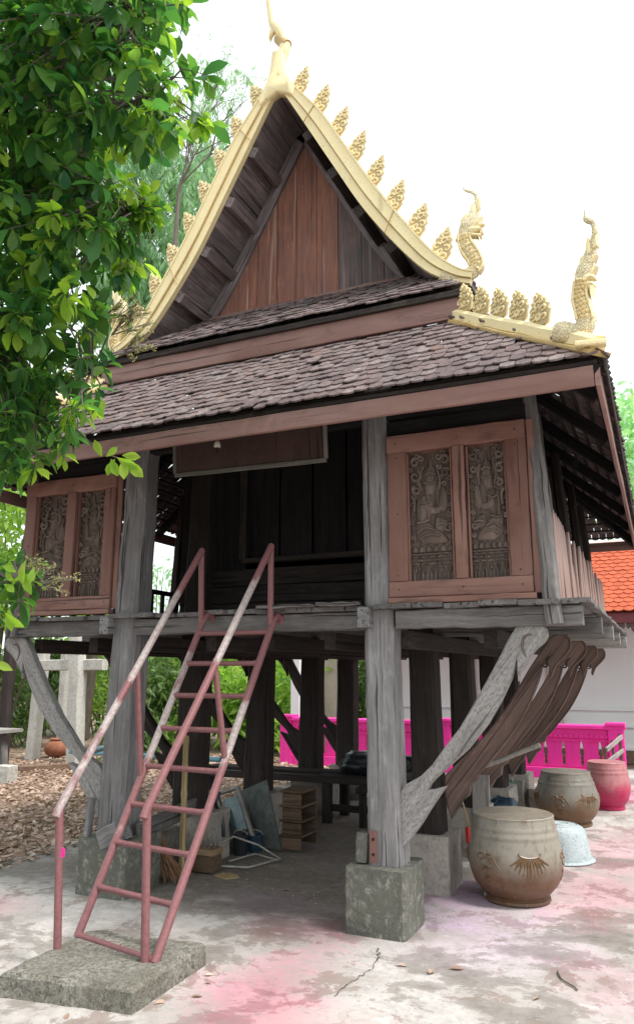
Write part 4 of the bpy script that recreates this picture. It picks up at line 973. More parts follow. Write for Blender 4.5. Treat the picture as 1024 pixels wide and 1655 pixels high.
# naga finials; (centre, half width) along the body in metres, traced in its own plane
def naga(o, ux, pts, sc, label=None, flat=0.6):
    """pts: list of (u, v, r). Scaled body + ridge, jaws, crest and plume"""
    o = V(o); ux = V(ux).normalized(); side = ux.cross(V((0, 0, 1))).normalized()
    C = catmull([V(p) for p in pts], 5); n = len(C)
    def W_(u, v_, s_=0): return o + ux * (u * sc) + V((0, 0, v_ * sc)) + side * s_
    b = MB(); seg = 12; vs, fs, gs = [], [], []
    for i, c in enumerate(C):
        d = V((C[min(i + 1, n - 1)].x - C[max(i - 1, 0)].x, C[min(i + 1, n - 1)].y - C[max(i - 1, 0)].y)).normalized(); nx, ny = -d.y, d.x
        for k in range(seg):
            t = 2 * math.pi * k / seg; r = max(c.z, .002)
            vs.append(W_(c.x + nx * r * math.cos(t), c.y + ny * r * math.cos(t), r * flat * sc * math.sin(t))); gs.append((r * math.cos(t), r * math.sin(t), i * .02))
    for i in range(n - 1):
        for k in range(seg): fs.append((i * seg + k, i * seg + (k + 1) % seg, (i + 1) * seg + (k + 1) % seg, (i + 1) * seg + k))
    fs.append(tuple(range(seg))); fs.append(tuple((n - 1) * seg + k for k in range(seg)))
    b.add(vs, fs, gs)
    body = b.build('naga_finial', 'gold_carved', H, 60)
    return body, C, W_, side
def naga_bits(body, C, W_, sc, head, jaw, crest, scales, sidev):
    b = MB()
    def tri(P, th):                              # flame-like spike made of a short prism in the plane of the naga
        o = W_(*P[0]); q = [W_(*p) - o for p in P]; e1 = (W_(1, 0) - W_(0, 0)).normalized()
        b.prism([(v_.dot(e1), v_.z) for v_ in q], o, e1, (0, 0, 1), th * sc, .004 * sc)
    for P in crest: tri(P, .05)
    b.build('naga_crest', 'gold', body, 50)
    b2 = MB()
    for P in jaw: 
        o = W_(*P[0]); q = [W_(*p) - o for p in P]; e1 = (W_(1, 0) - W_(0, 0)).normalized()
        b2.prism([(v_.dot(e1), v_.z) for v_ in q], o, e1, (0, 0, 1), .075 * sc, .010 * sc)
    b2.build('naga_jaw', 'gold', body, 50)
    # rim beads along the belly and back, and rows of scales on both faces
    b3 = MB(); i0, i1 = scales
    for sgn in (-1, 1):
        for off in (-.78, .78):
            P = []
            for i in range(i0, i1):
                c = C[i]; d = V((C[i + 1].x - C[i - 1].x, C[i + 1].y - C[i - 1].y)).normalized()
                P.append(W_(c.x - d.y * c.z * off, c.y + d.x * c.z * off, sgn * c.z * .45 * sc))
            b3.tube(P, .007 * sc + .003, 6)
        for i in range(i0, i1, 2):
            c = C[i]; d = V((C[i + 1].x - C[i - 1].x, C[i + 1].y - C[i - 1].y)).normalized()
            for off in ((-.4, 0, .4) if (i // 2) % 2 else (-.2, .2)):
                p = W_(c.x - d.y * c.z * off, c.y + d.x * c.z * off, sgn * c.z * .57 * sc * (1 - .3 * abs(off)))
                q = W_(c.x - d.y * c.z * off + d.x * .028, c.y + d.x * c.z * off + d.y * .028, sgn * c.z * .50 * sc)
                b3.tube([p, (p + q) / 2 + sidev * sgn * .004, q], [.004, .012 * sc + .004, .002], 5)
    b3.build('naga_scale', 'gold', body, 60, kind='stuff')
def px_naga(pix, x0, y0, k, yplane):             # zoomed tracing -> (u, v, r) in metres relative to the first point
    res = []
    base = at(x0 + pix[0][0] / k, y0 + pix[0][1] / k, 1, yplane)
    for (a, c, r) in pix:
        p = at(x0 + a / k, y0 + c / k, 1, yplane); q = at(x0 + (a + r) / k, y0 + c / k, 1, yplane)
        res.append((p.x - base.x, p.z - base.z, (q.x - p.x) * 1.14))
    return base, res
K = 3.657
def conv(P, base, yplane): return [[(lambda p: (p.x - base.x, p.z - base.z))(at(720 + a / K, 290 + c / K, 1, yplane)) for a, c in poly] for poly in P]
N1 = [(-20, 560, 42), (20, 572, 40), (80, 575, 38), (140, 560, 40), (182, 515, 42), (168, 465, 44), (132, 412, 44), (112, 360, 40), (118, 315, 42), (132, 275, 46), (150, 240, 40), (165, 205, 30), (178, 165, 24), (186, 125, 17), (178, 95, 11), (155, 76, 9), (125, 68, 8), (106, 55, 5), (99, 35, 1.5)]
J1 = [[(120, 300), (150, 290), (195, 285), (215, 300), (190, 312), (150, 330)], [(130, 322), (165, 325), (205, 330), (212, 342), (175, 345), (140, 342)], [(180, 335), (205, 345), (200, 390), (192, 360)]]
C1 = [[(150, 265), (185, 255), (208, 222), (218, 228), (200, 270), (228, 268), (200, 285), (165, 285)], [(95, 290), (88, 250), (118, 212), (140, 214), (130, 245), (125, 290)], [(160, 225), (148, 190), (155, 140), (178, 170), (182, 210)], [(178, 205), (205, 170), (200, 120), (188, 150)], [(205, 310), (222, 318), (205, 330)], [(60, 370), (68, 330), (90, 320), (86, 350)]]
for sd in (1, -1):
    base, pts = px_naga(N1, 720, 290, K, YB)
    jw, cs = conv(J1, base, YB), conv(C1, base, YB)
    o = base if sd > 0 else V((2 * XC - base.x, base.y, base.z))
    body, C, W_, sv = naga(o, (sd, 0, 0), pts, 1.0)
    naga_bits(body, C, W_, 1.0, None, jw, cs, (18, 38), sv)
N2 = [(640, 900, 50), (690, 905, 62), (760, 920, 56), (815, 905, 60), (838, 850, 56), (825, 790, 52), (808, 730, 50), (808, 670, 46), (820, 620, 50), (832, 570, 54), (848, 520, 46), (866, 470, 38), (882, 420, 29), (892, 370, 21), (892, 325, 16), (882, 290, 16), (858, 275, 19), (838, 262, 15), (831, 235, 6), (829, 205, 1.5)]
J2 = [[(820, 610), (860, 592), (895, 600), (900, 616), (870, 622), (830, 640)], [(825, 640), (865, 635), (890, 640), (893, 655), (860, 662), (830, 660)], [(855, 655), (890, 660), (876, 720), (866, 690)]]
C2 = [[(845, 575), (880, 575), (912, 545), (895, 588), (860, 600)], [(850, 510), (885, 500), (912, 482), (895, 520), (860, 540)], [(780, 620), (770, 575), (800, 600), (810, 630)], [(795, 570), (810, 490), (835, 480), (830, 560)], [(850, 480), (842, 430), (856, 370), (872, 430), (875, 470)], [(885, 450), (915, 430), (905, 370), (892, 400)], [(890, 370), (912, 350), (905, 320)]]
YH = EY0 + .12
for sd in (1, -1):
    base, pts = px_naga(N2, 720, 290, K, YH)
    pts = [(u, v_, r) for u, v_, r in pts]
    jw, cs = conv(J2, base, YH), conv(C2, base, YH)
    o = base if sd > 0 else V((2 * XC - base.x, base.y, base.z))
    hd = V((sd, -.25, 0)).normalized()
    body, C, W_, sv = naga(o, hd, pts, 1.0)
    naga_bits(body, C, W_, 1.0, None, jw, cs, (20, 40), sv)
# hip ridges with crest leaves
for sx in (1, -1):
    ex, tx = (EX1, TX1) if sx > 0 else (EX0, TX0)
    for (ye, yt, front) in ((EY0, TY0, True), (EY1, TY1, False)):
        a = V((ex + .02 * sx, ye - (.02 if front else -.02), EZ + .045)); c = V((tx, yt, TZ + .045))
        b = MB(); b.bar(a, c, .095, .10, (0, 0, 1), .022, 12, .002); hr = b.build('hip_ridge', 'gold', H, 40)
        b = MB(); b.bar(a + V((0, 0, -.052)), c + V((0, 0, -.052)), .15, .03, (0, 0, 1), .006, 12, .002); b.build('ridge_base', 'gold_deep', hr, 40)
        if front:
            d = (c - a); dh = V((d.x, d.y, 0)).normalized()
            for k in range(5):
                p = a.lerp(c, .33 + .145 * k) + V((0, 0, .04))
                ux = -dh * sx if False else V((-dh.x, -dh.y, 0)); ux = ux if ux.x * sx > 0 else -ux
                upv = V((ux.x * -.12, ux.y * -.12, 1)).normalized(); sdv = upv.cross(ux).normalized()
                m = M(((ux.x, sdv.x, upv.x, p.x), (ux.y, sdv.y, upv.y, p.y), (ux.z, sdv.z, upv.z, p.z), (0, 0, 0, 1)))
                inst('crest_leaf', FL, hr, m @ M.Diagonal((1.5, 1.1, 1.02, 1)))
# end plate of the near hip
b = MB(); b.bar((EX1 - .10, EY0 - .055, 3.375), (EX1 + .06, EY0 - .055, 3.36), .06, .03, (0, 0, 1), .006); b.build('hip_end_plate', 'gold', H)

# ------------------------------------------------------------------ step slab and steel ladder
s = [at(-6, 1612, 2, 0), at(214, 1642, 2, 0), at(334, 1560, 2, 0)]
fl, fr_, rr = s; 
bl = fl + (rr - fr_) * 1.05
b = MB(); N = 14; vs, fs = [], []
zt = 0.115
def q4(u, v_): return fl.lerp(fr_, u).lerp(bl.lerp(rr, u), v_)
for z, ins in ((-.02, 0), (zt - .02, .0), (zt, .02)):
    per = [q4(t / N, 0) for t in range(N)] + [q4(1, t / N) for t in range(N)] + [q4(1 - t / N, 1) for t in range(N)] + [q4(0, 1 - t / N) for t in range(N)]
    cc = (fl + rr) / 2
    for p in per:
        d = (p - cc).normalized(); p2 = p - d * (ins + random.uniform(0, .012)); vs.append((p2.x, p2.y, z + random.gauss(0, .003)))
n4 = 4 * N
for k in range(2):
    for i in range(n4): fs.append((k * n4 + i, k * n4 + (i + 1) % n4, (k + 1) * n4 + (i + 1) % n4, (k + 1) * n4 + i))
fs.append(tuple(2 * n4 + i for i in range(n4)))
b.add(vs, fs, None, 0)
solo(b, 'step_slab', 'slab', 'mossy rough concrete slab at the foot of the pink steel ladder', 'concrete slab', smooth=30)

lad = thing('steel_ladder', (-2.83, 3.6, .11), 'worn pink painted steel pipe ladder with two handrails leading up to the house', 'ladder')
FL_, FRt = at(125, 1515, 2, .11), at(250, 1557, 2, .11)
TLt, TRt = at(330, 1000, 1, 4.80), at(442, 1003, 1, 4.80)
def stile(foot, top, bands):
    d = (top - foot); hook = [top + V((0.012, .03, .035)), top + V((.016, .075, .028)), top + V((.016, .10, -.01))]
    b = MB(); b.tube([foot.lerp(top, t / 14) for t in range(15)] + hook, .0245, 12); wear(b.build('stringer', 'steel', lad, 60), bands)
stile(FL_, TLt, [(.95, 1.75, .62), (.55, .72, .4)]); stile(FRt, TRt, [(1.15, 1.42, .95), (1.0, 1.15, .45)])
for y_l in (1512, 1432, 1360, 1298, 1237, 1177, 1124, 1073, 1024):
    # rung height from the left stringer
    t = None; best = 1e9
    for k in range(400):
        p = FL_.lerp(TLt, k / 399); v_ = p - CAM; yy = 827.5 - FPX * v_.dot(_up) / v_.dot(_fw)
        if abs(yy - y_l) < best: best = abs(yy - y_l); t = k / 399
    a = FL_.lerp(TLt, t); c = FRt.lerp(TRt, t)
    c = FRt + (TRt - FRt) * ((a.z - FRt.z) / (TRt.z - FRt.z))
    b = MB(); b.tube([a.lerp(c, t_) for t_ in (0, .045, .06, .075, .2, .35, .5, .65, .8, .925, .94, .955, 1)], [.0215, .0215, .0205, .0175, .0175, .0175, .0175, .0175, .0175, .0175, .0205, .0215, .0215], 10); b.build('rung', 'steel', lad, 60)
RF0, RF1 = at(93, 1537, 2, .10), at(234, 1560, 2, .10)
for (foot, pxt, tp, tpx, mid, sfoot, stop) in ((RF0, (97, 1308), (326, 893), None, (222, 1105), FL_, TLt), (RF1, (238, 1310), (438, 886), None, (347, 1088), FRt, TRt)):
    top = at(*pxt, 1, foot.y + .015); pt = at(*tp, 1, 4.77)
    b = MB(); b.tube([foot.lerp(top, k / 10) for k in range(11)], .0225, 12); b.build('rail_post', 'steel', lad, 60)
    d = (pt - top).normalized()
    hb_ = [(.72, 1.45, .62), (1.53, 2.18, .72)] if foot is RF0 else [(1.62, 2.22, .74), (1.45, 1.62, .35)]
    b = MB(); b.tube([top - d * .045 + V((0, 0, .0)), top + V((0, 0, .012))] + [top.lerp(pt, k / 18) + V((0, 0, .012)) for k in range(1, 19)] + [pt + d * .012 + V((0, 0, .008))], .024, 12); wear(b.build('handrail', 'steel', lad, 60), hb_)
    low = at(tp[0] - 1, 1010, 1, 4.775)
    b = MB(); b.tube([pt.lerp(low, k / 6) for k in range(7)], .0215, 12); b.build('rail_post', 'steel', lad, 60)
    # middle strut: from stringer up to the rail
    best = min(range(200), key=lambda k: abs((lambda p: 512 + FPX * (p - CAM).dot(_rt) / (p - CAM).dot(_fw))(top.lerp(pt, k / 199)) - mid[0]))
    pm = top.lerp(pt, best / 199)
    sm = min((sfoot.lerp(stop, k / 200) for k in range(201)), key=lambda p: abs(p.y - pm.y - .06))
    b = MB(); b.tube([pm.lerp(sm, k / 6) for k in range(7)], .0195, 10); b.build('strut', 'steel', lad, 60)

# ------------------------------------------------------------------ things on the house: sign, bell, pipe
sg = thing('wall_sign', (-2.75, 4.62, 3.2), 'dark brown hanging sign board with faded lettering under the front eave', 'sign')
sa, sb = at(285, 769, 1, 4.62), at(528, 744, 1, 4.62)
tilt = V((0, -.10, 1)).normalized()
sm_ = (sa + sb) / 2; hgt = .36
b = MB(); b.bar(sm_, sm_ + tilt * hgt, (sb - sa).length, .018, (0, 1, 0), .002); b.build('board', 'sign_board', sg)
nrm = V((0, -1, -.10)).normalized()
for p, q in ((sa, sb), (sa + tilt * hgt, sb + tilt * hgt)):
    b = MB(); b.bar(p + nrm * .012, q + nrm * .012, .03, .028, (0, 0, 1), .004, 8, .0008); b.build('sign_frame', 'sign_frame', sg)
for p in (sa, sb):
    b = MB(); b.bar(p + nrm * .012 + tilt * .014, p + nrm * .012 + tilt * (hgt - .014), .026, .028, (0, 1, 0), .004, 4, .0008); b.build('sign_frame', 'sign_frame', sg)
# the worn lettering is illegible in the place too: rows of faded strokes
b = MB(); rs = random.Random(5); ux = (sb - sa).normalized(); Lw = (sb - sa).length
for row, (v0, a0, a1, hh) in enumerate(((.285, .52, .92, .042), (.215, .16, .90, .042), (.135, .10, .58, .036), (.068, .14, .62, .036))):
    u = a0 * Lw
    while u < a1 * Lw:
        wch = rs.uniform(.014, .026); o = sa + ux * u + tilt * v0 + nrm * .0125; st = .0045
        k = rs.randrange(5)
        segs = [[(0, 0), (0, hh), (wch, hh), (wch, 0)], [(wch, 0), (wch, hh), (0, hh * .8)], [(0, hh), (0, 0), (wch, 0), (wch, hh)], [(0, hh * .6), (wch * .5, hh), (wch, hh * .6), (wch, 0)], [(0, 0), (0, hh), (wch * .5, hh * .5), (wch, hh), (wch, 0)]][k]
        for a, c in zip(segs, segs[1:]):
            if rs.random() < .22: continue
            d = V((c[0] - a[0], c[1] - a[1])).normalized(); nx, ny = -d.y * st / 2, d.x * st / 2
            b.add([o + ux * (a[0] + nx) + tilt * (a[1] + ny), o + ux * (c[0] + nx) + tilt * (c[1] + ny), o + ux * (c[0] - nx) + tilt * (c[1] - ny), o + ux * (a[0] - nx) + tilt * (a[1] - ny)], [(0, 1, 2, 3)])
        u += wch + (.011 if rs.random() < .86 else .04)
b.build('faded_lettering', 'sign_text', sg, recalc=False, kind='stuff')
for p in (sa, sb):
    b = MB(); b.tube([p + tilt * hgt, p + tilt * hgt + V((0, .05, .22))], .006, 6); b.build('hanger', 'black_wood', sg)

bell = thing('hanging_bell', at(351, 715, 1, 4.28), 'tiny pale bell hanging from the front eave before the dark sign', 'bell')
bp = at(351, 722, 1, 4.28)
b = MB(); b.lathe([(.024, 0), (.0235, .006), (.021, .022), (.015, .036), (.006, .044), (.001, .046)], bp, 18); b.build('bell_body', 'bell', bell, 50)
b = MB(); b.tube([bp + V((0, 0, .044)), bp + V((0, 0, .105))], .0025, 6); b.build('cord', 'dark_wood', bell)
b = MB(); b.prism([(-.012, 0), (0, .03), (.012, 0), (.005, -.02), (-.005, -.02)], bp + V((0, 0, -.03)), (1, 0, 0), (0, 0, 1), .003); b.tube([bp + V((0, 0, .01)), bp + V((0, 0, -.01))], .002, 5); b.build('clapper', 'black_wood', bell)
p0, p1 = at(219, 972, 1, 4.98), at(240, 980, 1, 5.35)
b = MB(); p0.z = 2.10; p1.z = 2.085; b.tube([p0, p0.lerp(p1, .5), p1], .026, 12); solo(b, 'pipe_offcut', 'pvc', 'short blue pipe lying on the deck beside the left front post', 'pipe', smooth=60)

# ------------------------------------------------------------------ water jars and tub
def jar(c, h_, rmax, rtop, rbase, mat, label, relief_=True, turn=0.0):
    j = thing('water_jar', c, label, 'water jar', 'glazed water jars in a row beside the house')
    prof = [(rbase * .55, 0), (rbase, 0), (rbase * 1.05, .012), (rbase * 1.04, .03), (rbase * .98, .036)]
    ks = [(0.0, rbase * .97), (.10, rbase + (rmax - rbase) * .38), (.22, rbase + (rmax - rbase) * .75), (.36, rbase + (rmax - rbase) * .96), (.46, rmax), (.56, rmax - (rmax - rtop) * .12), (.68, rmax - (rmax - rtop) * .36), (.80, rmax - (rmax - rtop) * .62), (.92, rmax - (rmax - rtop) * .88), (.985, rtop)]
    C = catmull([V((r, .04 + t * (h_ - .05), 0)) for t, r in ks], 5)
    for i, p in enumerate(C):
        bead = .005 if any(abs(p.y / h_ - q) < .012 for q in (.19, .235, .79, .86)) else 0
        prof.append((p.x + bead, p.y))
    prof += [(rtop * 1.01, h_ - .006), (rtop * .985, h_), (rtop * .93, h_ - .003)]
    b = MB(); b.lathe(prof, c, 56, r=.5); b.build('jar_body', mat, j, 50)
    b = MB(); vs = [V(c) + V((0, 0, h_ - .012))]; fs = []; n = 40
    for rr_, z in ((.5, -.010), (.93, -.004)):
        for k in range(n): t = 2 * math.pi * k / n; vs.append(V(c) + V((rtop * rr_ * math.cos(t), rtop * rr_ * math.sin(t), h_ + z)))
    for k in range(n): fs.append((0, 1 + k, 1 + (k + 1) % n)); fs.append((1 + k, 1 + n + k, 1 + n + (k + 1) % n, 1 + (k + 1) % n))
    b.add(vs, fs, None, .3); b.build('jar_top', 'jar_lid', j, 50)
    if relief_:
        def S(a, z):                                # point on the wall of the jar
            zz = z * h_
            for p, q in zip(prof, prof[1:]):
                if p[1] <= zz <= q[1] and q[1] > p[1]:
                    r = p[0] + (q[0] - p[0]) * (zz - p[1]) / (q[1] - p[1]); break
            else: r = rmax
            return V(c) + V((r * math.cos(a), r * math.sin(a), zz))
        b = MB()
        for a0 in (R(-62) + turn, R(60) + turn, R(180) + turn):        # sunburst flower
            for k in range(11):
                t = (k - 5) / 5; a1 = a0 + t * .16; a2 = a0 + t * .42
                b.tube([S(a1, .60 - .04 * (1 - abs(t))), S((a1 + a2) / 2, .545 - .03 * (1 - abs(t))), S(a2, .50 - .13 * (1 - t * t))], [.006, .011 + .006 * ((k * 7) % 3 - 1) * .5, .003], 5)
            if k % 2: b.tube([S(a1 * .6 + a2 * .4, .50), S(a2 + .03, .44), S(a2 + .07, .37)], [.003, .005, .002], 5)
            b.tube([S(a0 + .24 * math.cos(q) * 1.0, .635 + .05 * math.sin(q)) for q in [math.pi + math.pi * k / 10 for k in range(11)]], .007, 5)
        for a0 in (R(-118) + turn, R(0) + turn, R(118) + turn):          # coiling dragon, broken by wear
            for (da, z, rr_) in ((0, .50, .11), (.05, .40, .10), (-.12, .56, .07), (.10, .57, .06), (.03, .30, .07)):
                b.tube([S(a0 + da + rr_ * 1.3 * math.cos(q), z + rr_ * .45 * math.sin(q)) for q in [5.2 * k / 12 + da * 9 for k in range(13)]], [.008 - .0003 * k for k in range(13)], 5)
            b.tube([S(a0 + .2 + .04 * k, .56 - .035 * k) for k in range(6)], [.006 - .0006 * k for k in range(6)], 5)
        b.build('glaze_relief', 'jar_relief', j, 60, kind='stuff')
    return j
jar((-1.095, 5.95, 0), .585, .335, .285, .225, 'jar', 'largest grey and brown glazed water jar beside the near footing', True, R(0))
jar((-1.065, 8.95, 0), .545, .335, .255, .235, 'jar_dark', 'brown glazed water jar between the upturned basin and the pink jar', True, R(20))
jar((-.72, 10.12, 0), .54, .255, .215, .17, 'jar_pink', 'pink stained water jar before the hot pink balustrade', False)
tb = thing('metal_basin', (-.93, 7.3, 0), 'upturned aluminium basin between the two glazed jars', 'basin')
b = MB(); b.lathe([(.238, 0), (.262, .004), (.266, .012), (.250, .020), (.236, .024), (.228, .08), (.215, .16), (.198, .235), (.18, .268), (.15, .285), (.10, .291), (.0001, .292)], (-.93, 7.3, 0), 48, r=.4); b.build('basin_body', 'tub', tb, 40)
b = MB()
for rr_ in (.135, .06): b.tube([(-.93 + rr_ * math.cos(2 * math.pi * k / 30), 7.3 + rr_ * math.sin(2 * math.pi * k / 30), .292 - (.004 if rr_ > .1 else 0)) for k in range(31)], .005, 6)
b.build('pressed_ring', 'tub', tb, 60)

# ------------------------------------------------------------------ under the house
b = MB(); b.bar((-3.92, 5.22, -.02), (-3.98, 9.6, -.02), .13, .66, (0, 0, 1), .015, 16, .004); solo(b, 'low_wall', 'kerb', 'low grey concrete wall running between the left house footings', 'low wall', smooth=40)
b = MB(); b.bar((-3.70, 4.95, .42), (-3.82, 6.1, .475), .035, .13, (0, 0, 1), .006, 8, .002); solo(b, 'loose_plank', 'beam_wood', 'grey plank lying on edge along the low wall behind the ladder', 'plank')
# pigeon-hole stack of open boxes
cr_ = thing('box_stack', (-3.18, 6.7, 0), 'brown wooden stack of four open fronted boxes under the house', 'wooden boxes')
cx0, cx1, cy0, cy1 = -3.28, -3.09, 6.53, 6.86
for k in range(5):
    b = MB(); b.bar((cx0 - .02, (cy0 + cy1) / 2, .02 + k * .126 + (.0 if k else .012)), (cx1 + .012, (cy0 + cy1) / 2, .02 + k * .126 + (.0 if k else .012)), .37, .018, (0, 0, 1), .003, 3, .001)
    if k: b.build('shelf_board', 'crate_wood', cr_)
    if k < 4:
        z = .028 + k * .126; hh = .106
        for (p, q, t_) in (((cx0, cy0), (cx1, cy0), .014), ((cx0, cy1), (cx1, cy1), .014), ((cx0, cy0 + .014), (cx0, cy1 - .014), .014)):
            d = V((q[0] - p[0], q[1] - p[1], 0)).normalized()
            b2 = MB(); b2.bar((*p, z + hh / 2), (*q, z + hh / 2), t_, hh - .01, (0, 0, 1), .002, 2, .0008); b2.build('side_board', 'crate_wood', cr_)
# leaning board
def plate(pts, th): 
    o = V(pts[0]); e1 = (V(pts[1]) - o).normalized(); nn = (V(pts[1]) - o).cross(V(pts[-1]) - o).normalized(); e2 = nn.cross(e1)
    b = MB(); b.prism([((V(p) - o).dot(e1), (V(p) - o).dot(e2)) for p in pts], o, e1, e2, th, .003); return b
pA, pB = at(427, 1370, 2, .01), at(456, 1376, 2, .01)
pC, pD = at(437, 1262, 1, 6.85), at(387, 1280, 1, 6.85)
solo(plate([pA, pB, pC, pD], .015), 'leaning_board', 'grey_board', 'grey green board leaning on the low wall beside the box stack', 'board')
# framed pane
pf = thing('framed_pane', (-3.75, 6.6, 0), 'old window frame with dusty bluish glass leaning left of the grey board', 'window frame')
q = [at(372, 1358, 1, 6.45), at(410, 1352, 1, 6.45), at(385, 1272, 1, 6.75), at(352, 1282, 1, 6.75)]
plate([q[0].lerp(q[2], .16), q[1].lerp(q[3], .16), q[2].lerp(q[0], .16), q[3].lerp(q[1], .16)], .006).build('glass_pane', 'glass_pane', pf)
for a, c in zip(q, q[1:] + q[:1]):
    b = MB(); b.bar(a + V((.012, -.03, 0)), c + V((.012, -.03, 0)), .03, .045, (0, -1, .4), .004, 4, .001); b.build('frame_rail', 'pale_wood', pf)
q2 = [p + V((-.10, .02, .02)) for p in q]
b = MB(); b.bar(q2[0], q2[3], .05, .02, (0, -1, .4), .004, 6, .001); solo(b, 'wooden_stick', 'crate_wood', 'narrow wooden slat leaning left of the framed pane', 'slat')
b = MB(); b.tube(catmull([at(355, 1280, 1, 6.2), at(348, 1300, 1, 6.15), at(358, 1320, 1, 6.1), at(362, 1352, 1, 6.1)], 5), .018, 8); solo(b, 'black_hose', 'black_plastic', 'short black hose hanging beside the framed pane', 'hose', smooth=60)
# broken chair frame
chz = .02
def g2(x, y, z=.02): return at(x, y, 2, z)
P = [at(346, 1366, 1, 6.0), at(378, 1352, 1, 6.15), at(418, 1366, 1, 6.2), g2(452, 1388), g2(402, 1402), g2(358, 1400)]
Q = [g2(370, 1392, .03), g2(412, 1380, .03), g2(448, 1390, .03)]
b = MB(); b.tube(P, .009, 8)
cft = thing('chair_frame', (-3.4, 6, 0), 'dirty white bent tube chair frame lying on the floor before the grey board', 'chair frame')
b.build('tube_frame', 'white_metal', cft, 50)
b = MB(); b.tube(Q, .008, 8); b.build('cross_tube', 'white_metal', cft, 50)
# pots / buckets
for (x, y, Yd, rr_, hh, mt, lb) in ((388, 1385, 6.3, .07, .17, 'black_plastic', 'dark grey bucket standing behind the bent chair frame'), (412, 1378, 6.45, .075, .15, 'blue_plastic', 'navy plastic tub standing under the framed pane')):
    p = at(x, y, 1, Yd); p.z = 0
    t_ = thing('bucket', p, lb, 'bucket', 'buckets under the house')
    b = MB(); b.lathe([(rr_ * .8, 0), (rr_, hh), (rr_ * 1.06, hh), (rr_ * 1.06, hh - .015), (rr_ * .97, hh - .015), (rr_ * .78, .01), (0.0001, .01)], p, 24); b.build('bucket_body', mt, t_, 40)
    b = MB(); b.tube([p + V((rr_ * math.cos(a), 0, hh + rr_ * .5 * math.sin(a))) for a in [math.pi * k / 8 for k in range(9)]], .004, 6); b.build('handle', 'white_metal', t_, 60)
# box with its lid, bricks
p = at(335, 1395, 1, 5.68); p.z = .075
t_ = thing('small_crate', (p.x, p.y, 0), 'small brown crate with a pale band beside the bamboo pole', 'crate')
b = MB(); b.bar(p + V((-.085, 0, 0)), p + V((.085, 0, 0)), .17, .13, (0, 0, 1), .006); b.build('crate_body', 'crate_wood', t_)
b = MB(); b.bar(p + V((-.092, 0, .085)), p + V((.092, 0, .085)), .185, .045, (0, 0, 1), .006); b.build('crate_lid', 'cardboard', t_)
b = MB(); rg = random.Random(3)
for k in range(26):
    o_ = p + V((rg.uniform(-.07, .07), rg.uniform(-.06, .06), .10)); b.tube([o_, o_ + V((rg.gauss(0, .03), rg.gauss(0, .03), rg.uniform(.05, .13)))], [.004, .002], 5)
solo(b, 'brush_bristles', 'twig', 'bundle of dry twigs stuffed in the small crate', 'twig bundle')
p = g2(367, 1416, .012); b = MB(); b.prism([(-.10, -.03), (.02, -.06), (.11, .0), (.06, .05), (-.07, .045)], p, (1, 0, 0), V((0, 1, .12)).normalized(), .012, .002); solo(b, 'wood_scrap', 'bamboo_pole', 'pale flat wood scrap on the floor before the chair frame', 'wood scrap')
# bamboo pole and broom
p0, p1 = g2(293, 1424, 0), at(301, 1190, 1, 5.75)
t_ = thing('bamboo_pole', p0, 'upright yellow bamboo pole behind the ladder', 'pole'); b = MB(); n = 26
b.tube([p0.lerp(p1, k / n) for k in range(n + 1)], [.024 + (.005 if k % 5 == 0 else 0) for k in range(n + 1)], 10); b.build('bamboo_culm', 'bamboo_pole', t_, 60)
b = MB(); b.tube([(p0 + V((.028, -.03, 0))).lerp(p1 + V((.03, -.02, 0)), k / 12 * .5) for k in range(13)], .016, 8); b.build('bamboo_strip', 'bamboo_pole', t_, 60)
t_ = thing('straw_broom', g2(275, 1425), 'brown twig broom leaning between the footing and the bamboo pole', 'broom')
base = g2(282, 1424, .03); mid_ = at(255, 1345, 1, 5.35); tp_ = at(212, 1255, 1, 5.55)
b = MB(); b.tube([mid_.lerp(tp_, k / 6) for k in range(7)], [.016, .015, .013, .011, .009, .007, .005], 8); b.build('broom_handle', 'straw', t_, 60)
b = MB(); rg = random.Random(8)
for k in range(90):
    e = base + V((rg.gauss(0, .055), rg.gauss(0, .04), rg.uniform(-.01, .06))); m_ = mid_.lerp(base, .4) + V((rg.gauss(0, .02), rg.gauss(0, .02), rg.gauss(0, .01)))
    b.tube([mid_ + V((rg.gauss(0, .008), rg.gauss(0, .008), .05)), m_, e], [.003, .003, .0015], 4)
for k in range(30):
    f0 = rg.uniform(.05, .6); o_ = mid_.lerp(tp_, f0); b.tube([o_, o_.lerp(mid_, .5) + V((rg.gauss(0, .03), rg.gauss(0, .03), rg.gauss(0, .02)))], [.003, .001], 4)
b.build('bristles', 'straw', t_, recalc=False, kind='stuff')
